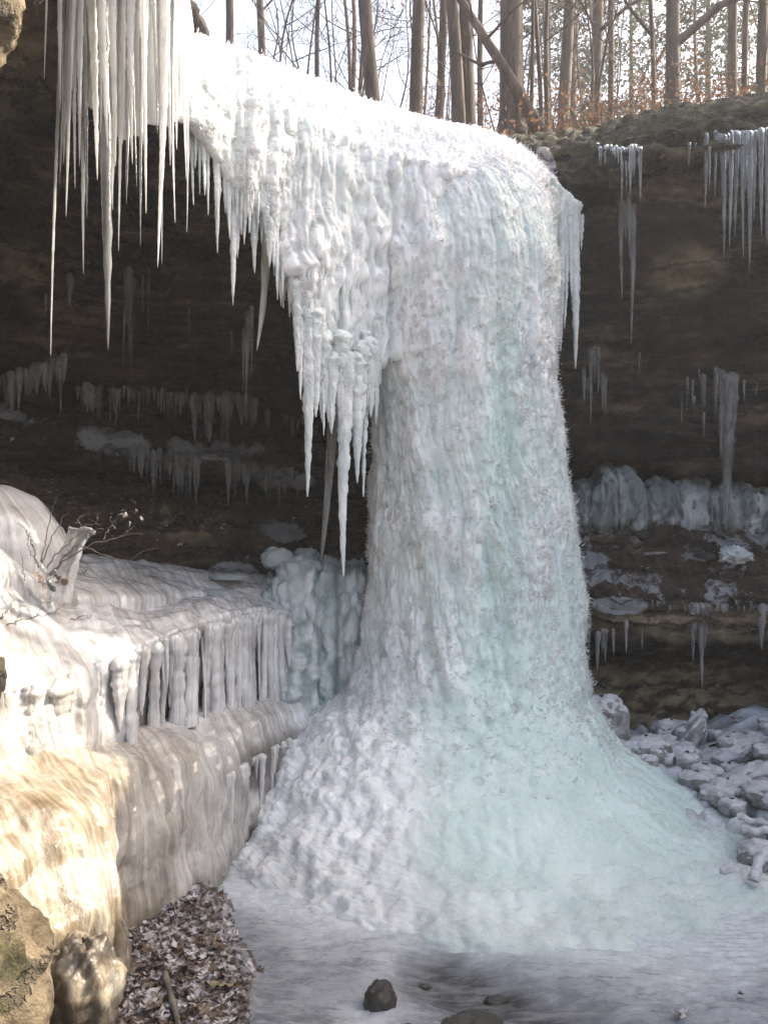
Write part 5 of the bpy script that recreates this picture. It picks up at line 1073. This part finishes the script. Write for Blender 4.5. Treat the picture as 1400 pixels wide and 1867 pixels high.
for (xl_, yl_), (xr_, yr_) in [((128, 962), (172, 968)), ((118, 982), (158, 985)), ((106, 1012), (146, 1008)), ((96, 1040), (138, 1040)), ((88, 1070), (130, 1072)), ((84, 1095), (126, 1098))]:
    rb.append([P(xl_, yl_, 7.32), P(xl_ + 2, yl_, 7.26), P(xl_ * .7 + xr_ * .3, yl_ * .7 + yr_ * .3, 7.22), P(xl_ * .3 + xr_ * .7, yl_ * .3 + yr_ * .7, 7.21), P(xr_ - 2, yr_, 7.26), P(xr_, yr_, 7.32)])
rg = loft(np.array(rb), 60, 44, 3, 1.5); rn = gnormals(rg); rp = rg.reshape(-1, 3); rn = rn * (-1 if rn[30, 22, 1] > 0 else 1)
rp = rp + rn.reshape(-1, 3) * (.022 * flutes(np.tile(np.linspace(0, .2, 44), 60) + .02 * fbm(rp * 5, 2, seed=861), .035, 862) + .03 * fbm(rp * 7, 3, seed=863))[:, None]
obj('ice_sheath', rp, gfaces(60, 44), M_CLEAR, sb)
q_ = resample(np.array([P(126, 962, 7.2), P(140, 966, 7.2), P(158, 962, 7.2), P(174, 970, 7.2)]), 16, 0, 1); m = MB(); m.tube(q_ + .004 * rs.normal(size=q_.shape), np.full(16, .014), 8); m.build('ice_sheath', M_CLEAR, sb)
for k, (x, y, D_, s_) in enumerate([(70, 1050, 7.0, .09), (78, 1062, 7.0, .09), (85, 1072, 6.95, .08), (103, 1055, 7.1, .08), (222, 936, D, .06), (228, 938, D, .05), (247, 932, D, .05), (236, 955, D, .04), (258, 945, D, .04), (118, 1060, 7, .07)]):
    o = link('leaf', LV[0][k % 4], sb); o.location = Vector(tuple(P(x, y, D_))) - sb.location; o.scale = (s_,) * 3; o.rotation_euler = tuple(rs.uniform(0, 6, 3))

# dead leaves and little stones on the debris slopes under the overhang
rs = np.random.RandomState(171)
cand = np.where((n2[:, 2] > .45) & (p2[:, 2] > 1.5) & (p2[:, 2] < 4.0) & (np.abs(p2[:, 0]) < 5.5) & (p2[:, 1] > 5))[0]
pk = p2[rs.choice(cand, 2600)]; o = pk + rs.normal(size=pk.shape) * A(.05, .05, .008) + A(0, 0, .015)
a_ = rs.normal(size=(len(o), 3)) * A(1, 1, .35); a_ /= np.linalg.norm(a_, axis=1)[:, None]; b_ = np.cross(a_, rs.normal(size=(len(o), 3)) * .4 + A(0, 0, 1)); b_ /= np.linalg.norm(b_, axis=1)[:, None]
sz_ = rs.uniform(.015, .045, (len(o), 1)); vv_ = np.stack([o - a_ * sz_, o + b_ * sz_ * .5 + A(0, 0, .006), o + a_ * sz_, o - b_ * sz_ * .5], 1).reshape(-1, 3)
tag(obj('dead_leaves', vv_, np.arange(len(vv_)).reshape(-1, 4), LM[0], smooth=False), kind='stuff')
for k in range(46):
    c = pk[rs.randint(len(pk))]; left_ = c[0] < 0; r0 = rs.uniform(.03, .11)
    v, f, d = blob(c, A(r0 * rs.uniform(1, 1.7), r0, r0 * rs.uniform(.45, .8)), 300 + k, 16, 11, .3, 2, .7)
    tag(obj('debris_stone', rotz(v, rs.uniform(0, 3)) + c, f, M_STONE, origin=c), 'weathered stone lying on the brown dirt slope of the left recess' if left_ else 'weathered stone lying on the leafy debris ledge right of the column', 'stone', 'stones on the left dirt slope' if left_ else 'stones on the right debris ledge')

# ================================================================== WOODS ON THE PLATEAU
rs = np.random.RandomState(123)
def grow(mb, o, d, L, r, lev, rs, leaf=None, up=.12, droop=0.0, maxlev=3, nchild=(5, 4, 4)):
    n = max(4, int(5 + L * 1.2) if lev == 0 else 5); pts_ = [o]; dd = d / np.linalg.norm(d)
    for k in range(n - 1):
        dd = dd + rs.normal(size=3) * (.05 if lev == 0 else .17) + A(0, 0, up * (lev > 0)); dd /= np.linalg.norm(dd); pts_.append(pts_[-1] + dd * L / (n - 1))
    pts_ = np.array(pts_); rad = np.linspace(r, r * (.35 if lev else .45), n); rad = np.maximum(rad, .0035)
    mb[min(lev, 2)].tube(pts_, rad, (9, 5, 3, 3)[lev])
    if lev == maxlev:
        return pts_
    for k in range(nchild[lev]):
        t = rs.uniform(.25 if lev else .18, 1.0); i = min(int(t * (n - 1)), n - 2); b = pts_[i] + (pts_[i + 1] - pts_[i]) * (t * (n - 1) - i)
        ax = pts_[i + 1] - pts_[i]; ax /= np.linalg.norm(ax); sd_ = np.cross(ax, rs.normal(size=3)); sd_ /= np.linalg.norm(sd_)
        cd_ = ax * rs.uniform(.2, .8) + sd_ * rs.uniform(.6, 1.1)
        q_ = grow(mb, b, cd_, L * rs.uniform(.28, .5) * (1 if lev else .62), max(rad[i] * rs.uniform(.25, .5), .005), lev + 1, rs, leaf, up, droop, maxlev, nchild)
        if leaf is not None and lev + 1 >= maxlev - 1:
            for h in range(leaf[1]): leaf[0].append(q_[rs.randint(len(q_))] + rs.normal(size=3) * .10)
    return pts_
def leaf_cards(lst, size, rs):
    o = np.array(lst); m = len(o); a = rs.normal(size=(m, 3)); a /= np.linalg.norm(a, axis=1)[:, None]; b = np.cross(a, rs.normal(size=(m, 3))); b /= np.linalg.norm(b, axis=1)[:, None]
    s_ = size * rs.uniform(.6, 1.2, (m, 1)); v = np.stack([o - a * s_, o + b * s_ * .45, o + a * s_, o - b * s_ * .45], 1).reshape(-1, 3)
    return v, np.arange(m * 4).reshape(m, 4)
def tree(label, px, D, wpx, H, lean=(0, 0), mat=None, seed=0, nchild=(7, 4, 4), leaves=0, path=None, limbs=(), cat='tree', group=None, name='tree'):
    far = group is not None
    rs = np.random.RandomState(seed); x = (px - 700) / FPX * D; o = A(x, D, floor_z(x, D) - .12); r = .5 * wpx / FPX * D
    t = thing(name, label, cat, o, group); mbs = [MB(), MB(), MB()]; lf = ([], leaves) if leaves else None
    if path is None:
        n = 22; k = np.linspace(0, 1, n); q_ = o + np.stack([lean[0] * k + .22 * np.sin(k * (6 + seed % 5) + seed) * k ** .7, lean[1] * k + .15 * np.sin(k * 5 + seed * 2) * k, H * k], -1)
    else: q_ = path; n = len(q_); k = np.linspace(0, 1, n)
    rad = r * ((1 - .75 * k) * (1 + .5 * np.exp(-k * H / .35))); m = mbs[0]
    sides = 14; m.tube(q_, rad, sides)
    bv = m.v[-1]; bv += (bv - np.tile(q_, (sides, 1))) * (.14 * fbm(bv * A(9, 9, 2), 2, seed=seed % 40))[:, None]
    for c_ in range(nchild[0]):
        tt_ = rs.uniform(.12, 1) ** .8; i = min(int(tt_ * (n - 1)), n - 2); sd_ = rs.normal(size=3); sd_[2] = abs(sd_[2]) * .6; sd_ /= np.linalg.norm(sd_)
        if not far:
            if mbs[1].v: mbs[1].build('branch', mat or M_BARK, t)
            mbs[1] = MB()
        grow(mbs, q_[i], sd_, H * rs.uniform(.12, .28) * (1.1 - .4 * tt_), max(rad[i] * rs.uniform(.2, .45), .01), 1, rs, lf, .1, 0, 3, nchild)
    for (t0, dir_, L, rr) in limbs:
        if mbs[1].v: mbs[1].build('branch', mat or M_BARK, t)
        mbs[1] = MB(); grow(mbs, q_[int(t0 * (n - 1))], A(*dir_), L, rr, 1, rs, lf, .06, 0, 3, nchild)
    mbs[0].build('trunk', mat or M_BARK, t)
    if mbs[1].v: tag(mbs[1].build('branches' if far else 'branch', mat or M_BARK, t), kind='stuff' if far else None)
    if mbs[2].v: tag(mbs[2].build('twigs', M_TWIG, t), kind='stuff')
    if lf and lf[0]: v, f = leaf_cards(lf[0], .038, rs); tag(obj('dry_leaves', v, f, M_DRY, t, smooth=False), kind='stuff')
    return t
G1 = 'bare trees along the plateau edge'
tree('slim dark trunk at the start of the ice lip', 411, 14, 17, 14, (.1, 0), None, 1)
tree('straight grey trunk second from the hanging icicles', 481, 16, 16, 15, (0, 0), M_BARKPALE, 2)
tree('thin pale trunk above the middle of the ice lip', 583, 15, 10, 12, (.1, 0), M_BARKPALE, 3)
tree('slender sapling just left of the leaning grey trunk', 655, 15, 8, 11, (.2, 0), None, 4)
tree('grey trunk that leans slightly left above the ice lip', 697, 13.5, 28, 15, (-1.4, 0), None, 5, limbs=((.2, (.8, 0, .6), 2.5, .05),))
tree('straight medium trunk between the leaning trunk and the leafy pair', 757, 14, 26, 16, (0, .1), None, 6)
tree('slim pale trunk with orange leaves around it', 790, 14.5, 16, 15, (.55, 0), M_BARKPALE, 7, leaves=3)
tree('left stem of the twin trunk with rust coloured leaves', 838, 13, 25, 16, (-.75, 0), None, 8, leaves=2)
tree('right stem of the twin trunk with rust coloured leaves', 853, 13.1, 27, 16, (.1, .3), None, 9, leaves=3)
tree('narrow trunk right behind the twin trunk', 878, 16, 12, 14, (.2, 0), None, 10)
tree('stoutest dark trunk standing over the right end of the ice lip', 936, 12.6, 46, 17, (0, 0), None, 11, limbs=((.25, (.8, .2, .5), 3, .06),))
pa = resample(np.array([P(1000, 262, 12.5), P(972, 222, 12.35), P(962, 200, 12.3), P(930, 140, 12.25), P(900, 95, 12.2), P(875, 55, 12.2), P(850, 15, 12.2), P(815, -40, 12.2), P(770, -120, 12.1), P(720, -230, 12.0)]), 26, 0, 1)
tree('crooked leaning tree crossing in front of the stoutest trunk', 972, 12.3, 24, 5, path=pa, seed=12, nchild=(4, 3, 3))
for i, (px, w, D, le, lab) in enumerate([(962, 8, 13, .1, 'pencil thin sapling touching the stoutest trunk'), (985, 9, 13.5, -.1, 'second thin sapling right of the stoutest trunk'), (998, 10, 14, .25, 'third thin sapling right of the stoutest trunk, tallest of the clump')]): tree(lab, px, D, w, 10, (le, 0), None, 20 + i, (4, 3, 3))
tree('broad pale trunk right of the sapling clump', 1024, 17, 24, 16, (.2, 0), M_BARKPALE, 24)
tree('broad pale trunk behind the debris bank, left of the forked tree', 1080, 18, 23, 16, (.1, 0), M_BARKPALE, 25)
tree('slim pale trunk close beside the broad pale trunk', 1106, 17, 13, 15, (.15, 0), M_BARKPALE, 26)
tree('thin crooked tree before the rust coloured bushes', 1187, 14, 9, 11, (.1, 0), None, 27, limbs=((.15, (.5, 0, .9), 2.5, .03), (.2, (-.5, 0, .9), 2.2, .03)))
tree('grey trunk with a spreading limb near the right rim', 1223, 13, 27, 16, (.5, 0), M_BARKPALE, 28, limbs=((.12, (1, .2, .55), 3.6, .07), (.2, (.8, .1, .6), 3.2, .05)))
tree('pale upright trunk third from the right edge', 1340, 15, 18, 16, (0, 0), M_BARKPALE, 29)
tree('thin trunk between the two pale trunks at the right edge', 1357, 16, 12, 15, (.1, 0), None, 30)
tree('pale trunk cut by the right edge of view', 1386, 14, 20, 16, (0, 0), M_BARKPALE, 31)
SPOT = [(411, 'the slim dark trunk'), (481, 'the straight grey trunk'), (583, 'the thin pale trunk'), (655, 'the slender sapling'), (697, 'the leaning grey trunk'), (757, 'the straight medium trunk'), (790, 'the slim leafy trunk'), (845, 'the twin trunk'), (936, 'the stoutest dark trunk'), (985, 'the sapling clump'), (1024, 'the broad pale trunk'), (1080, 'the second broad pale trunk'), (1187, 'the thin crooked tree'), (1223, 'the grey trunk with spreading limb'), (1290, 'the low dark pine'), (1340, 'the pale upright trunk'), (1386, 'the pale trunk at the right edge'), (1470, 'the last pale trunk out of view')]
def spot(px):
    k = min(range(len(SPOT)), key=lambda i: abs(SPOT[i][0] - px)); return ('just left of ' if px < SPOT[k][0] else 'just right of ') + SPOT[k][1]
rs = np.random.RandomState(77)
n0 = 0
for k in range(26):     # farther slim trees, nothing tells them apart
    px = rs.uniform(330, 1480); px = px if px > 640 or rs.uniform() < .4 else px + 500; D = rs.uniform(18, 40); w = rs.uniform(.06, .17) / D * FPX
    tree(('pale' if k % 2 else 'dark') + ' bare tree far back, ' + spot(px), px, D, w, rs.uniform(10, 16), (rs.normal() * .4, 0), M_BARKPALE if k % 2 else None, 200 + k, (9, 4, 3), group='slim bare trees far back in the woods')
for k in range(32):     # understory saplings near the rim
    px = rs.uniform(350, 1420); D = rs.uniform(12.5, 18)
    tree('whip thin bare sapling ' + spot(px), px, D, rs.uniform(3, 6), rs.uniform(4, 7), (rs.normal() * .5, rs.normal() * .3), None, 300 + k, (9, 4, 3), leaves=(2 if (740 < px < 900 or px > 1050) and k % 2 else 0), group='bare understory saplings', cat='sapling', name='sapling')
# trees outside the frame to the right of the gorge
for k, (x, y) in enumerate([(6.8, 12.5), (9.5, 13.5), (12.5, 12), (15, 15), (10, 18), (19, 12), (8, 17), (22, 18)]):
    tree('bare tree on the plateau beyond the right edge', 700 + x / y * FPX, y, 30 / 14 * 14 * .9, 16, (rs.normal() * .4, 0), None, 400 + k, (9, 4, 4), group='bare trees beyond the right edge')
# pines far behind, and an unseen one added to shade the left ice mound
for i, (px, D, H, lab) in enumerate([(1045, 30, 17, 'hazy green pine behind the pale trunks'), (1150, 34, 15, 'hazy green pine left of the forked tree'), (1290, 28, 13, 'low dark green pine behind the rust coloured bushes'), (1000, 36, 19, 'tall hazy pine behind the sapling clump'), (700 + 8.0 / 11.9 * FPX, 11.9, 4.6, 'unseen young pine added beyond the right edge to shade the ice mound')]):
    x = (px - 700) / FPX * D; o = A(x, D, floor_z(x, D)); t = thing('pine_tree', lab, 'pine', o); m = MB(); n = 14; k = np.linspace(0, 1, n); m.tube(o + np.stack([0 * k, 0 * k, H * k], -1), .16 * (1 - .9 * k), 8); m.build('trunk', M_BARK, t)
    mv, br = [], MB(); rq = np.random.RandomState(500 + i)
    for b in range(150):
        h = rq.uniform(.12, 1); L = (1 - h) * 3.2 * min(1, H / 12) + (.4 if H > 8 else .5); a = rq.uniform(0, 6.28); d_ = A(math.cos(a), math.sin(a), rq.uniform(-.15, .25)); e_ = o + A(0, 0, H * h) + d_ * L
        br.tube(np.array([o + A(0, 0, H * h), (o + A(0, 0, H * h) + e_) / 2 + A(0, 0, .1), e_]), A(.02, .012, .005), 3)
        for c_ in range(60): mv.append(o + A(0, 0, H * h) + d_ * L * rq.uniform(.3, 1) + rq.normal(size=3) * .15)
    tag(br.build('branches', M_BARK, t), kind='stuff'); v, f = leaf_cards(mv, .09 if H > 8 else .06, rq); tag(obj('needles', v, f, M_NEEDLE, t, smooth=False), kind='stuff')
# rust coloured beech bushes and leaf litter scraps on the rim
for i, (px, D, w, h, lab) in enumerate([(1075, 13.0, .9, .7, 'low rust brown bush on the rim left of the forked tree'), (1255, 13.5, 1.2, 1.2, 'rust brown beech bush right of the forked tree'), (1180, 12.6, 1.0, .5, 'low rust brown bush at the foot of the thin crooked tree'), (1345, 13.2, 1.2, .6, 'low rust brown bush at the right edge of the rim'), (865, 14, .8, 1.2, 'sparse rust brown bush behind the twin trunk')]):
    x = (px - 700) / FPX * D; o = A(x, D, floor_z(x, D) - .05); t = thing('beech_bush', lab, 'bush', o); mbs = [MB(), MB(), MB()]; lf = ([], 5); rq = np.random.RandomState(600 + i)
    for b in range(12):
        dr_ = A(rq.normal() * .5, rq.normal() * .5, 1); grow(mbs, o + A(rq.normal() * w * .3, rq.normal() * w * .3, 0), dr_, h * rq.uniform(.7, 1.3), .012, 1, rq, lf, .05, 0, 3, (4, 4, 3))
    tag(mbs[1].build('stems', M_TWIG, t), kind='stuff'); tag(mbs[2].build('twigs', M_TWIG, t), kind='stuff'); v, f = leaf_cards(lf[0], .032, rq); tag(obj('dry_leaves', v, f, M_DRY, t, smooth=False), kind='stuff')
rq = np.random.RandomState(650); lst = []
for k in range(900):
    px = rq.uniform(880, 1500); D = rq.uniform(10.3, 13.0); x = (px - 700) / FPX * D
    lst.append(A(x, D, floor_z(x, D) + rq.uniform(.0, .06)))
v, f = leaf_cards(lst, .04, rq); tag(obj('fallen_leaves', v, f, M_DRY, None, smooth=False), kind='stuff')

# ================================================================== AIR: ADDED VEIL, PARTLY IMITATING LENS GLARE
hz = NT('veil_haze_air'); vol = hz.node('ShaderNodeVolumePrincipled'); hz.L(vol.outputs[0], hz.out.inputs['Volume'])
vol.inputs['Color'].default_value = (0.92, 0.95, 1.0, 1); vol.inputs['Density'].default_value = 0.0019; vol.inputs['Anisotropy'].default_value = 0.45
bx = np.array([(x, y, z) for x in (-135, 135) for y in (-135, 160) for z in (-1.6, 44)], dtype=float)
tag(obj('veil_haze', bx, np.array([(0, 1, 3, 2), (4, 6, 7, 5), (0, 4, 5, 1), (2, 3, 7, 6), (0, 2, 6, 4), (1, 5, 7, 3)]), hz.m, smooth=False), kind='stuff')
CY.volume_bounces = 1
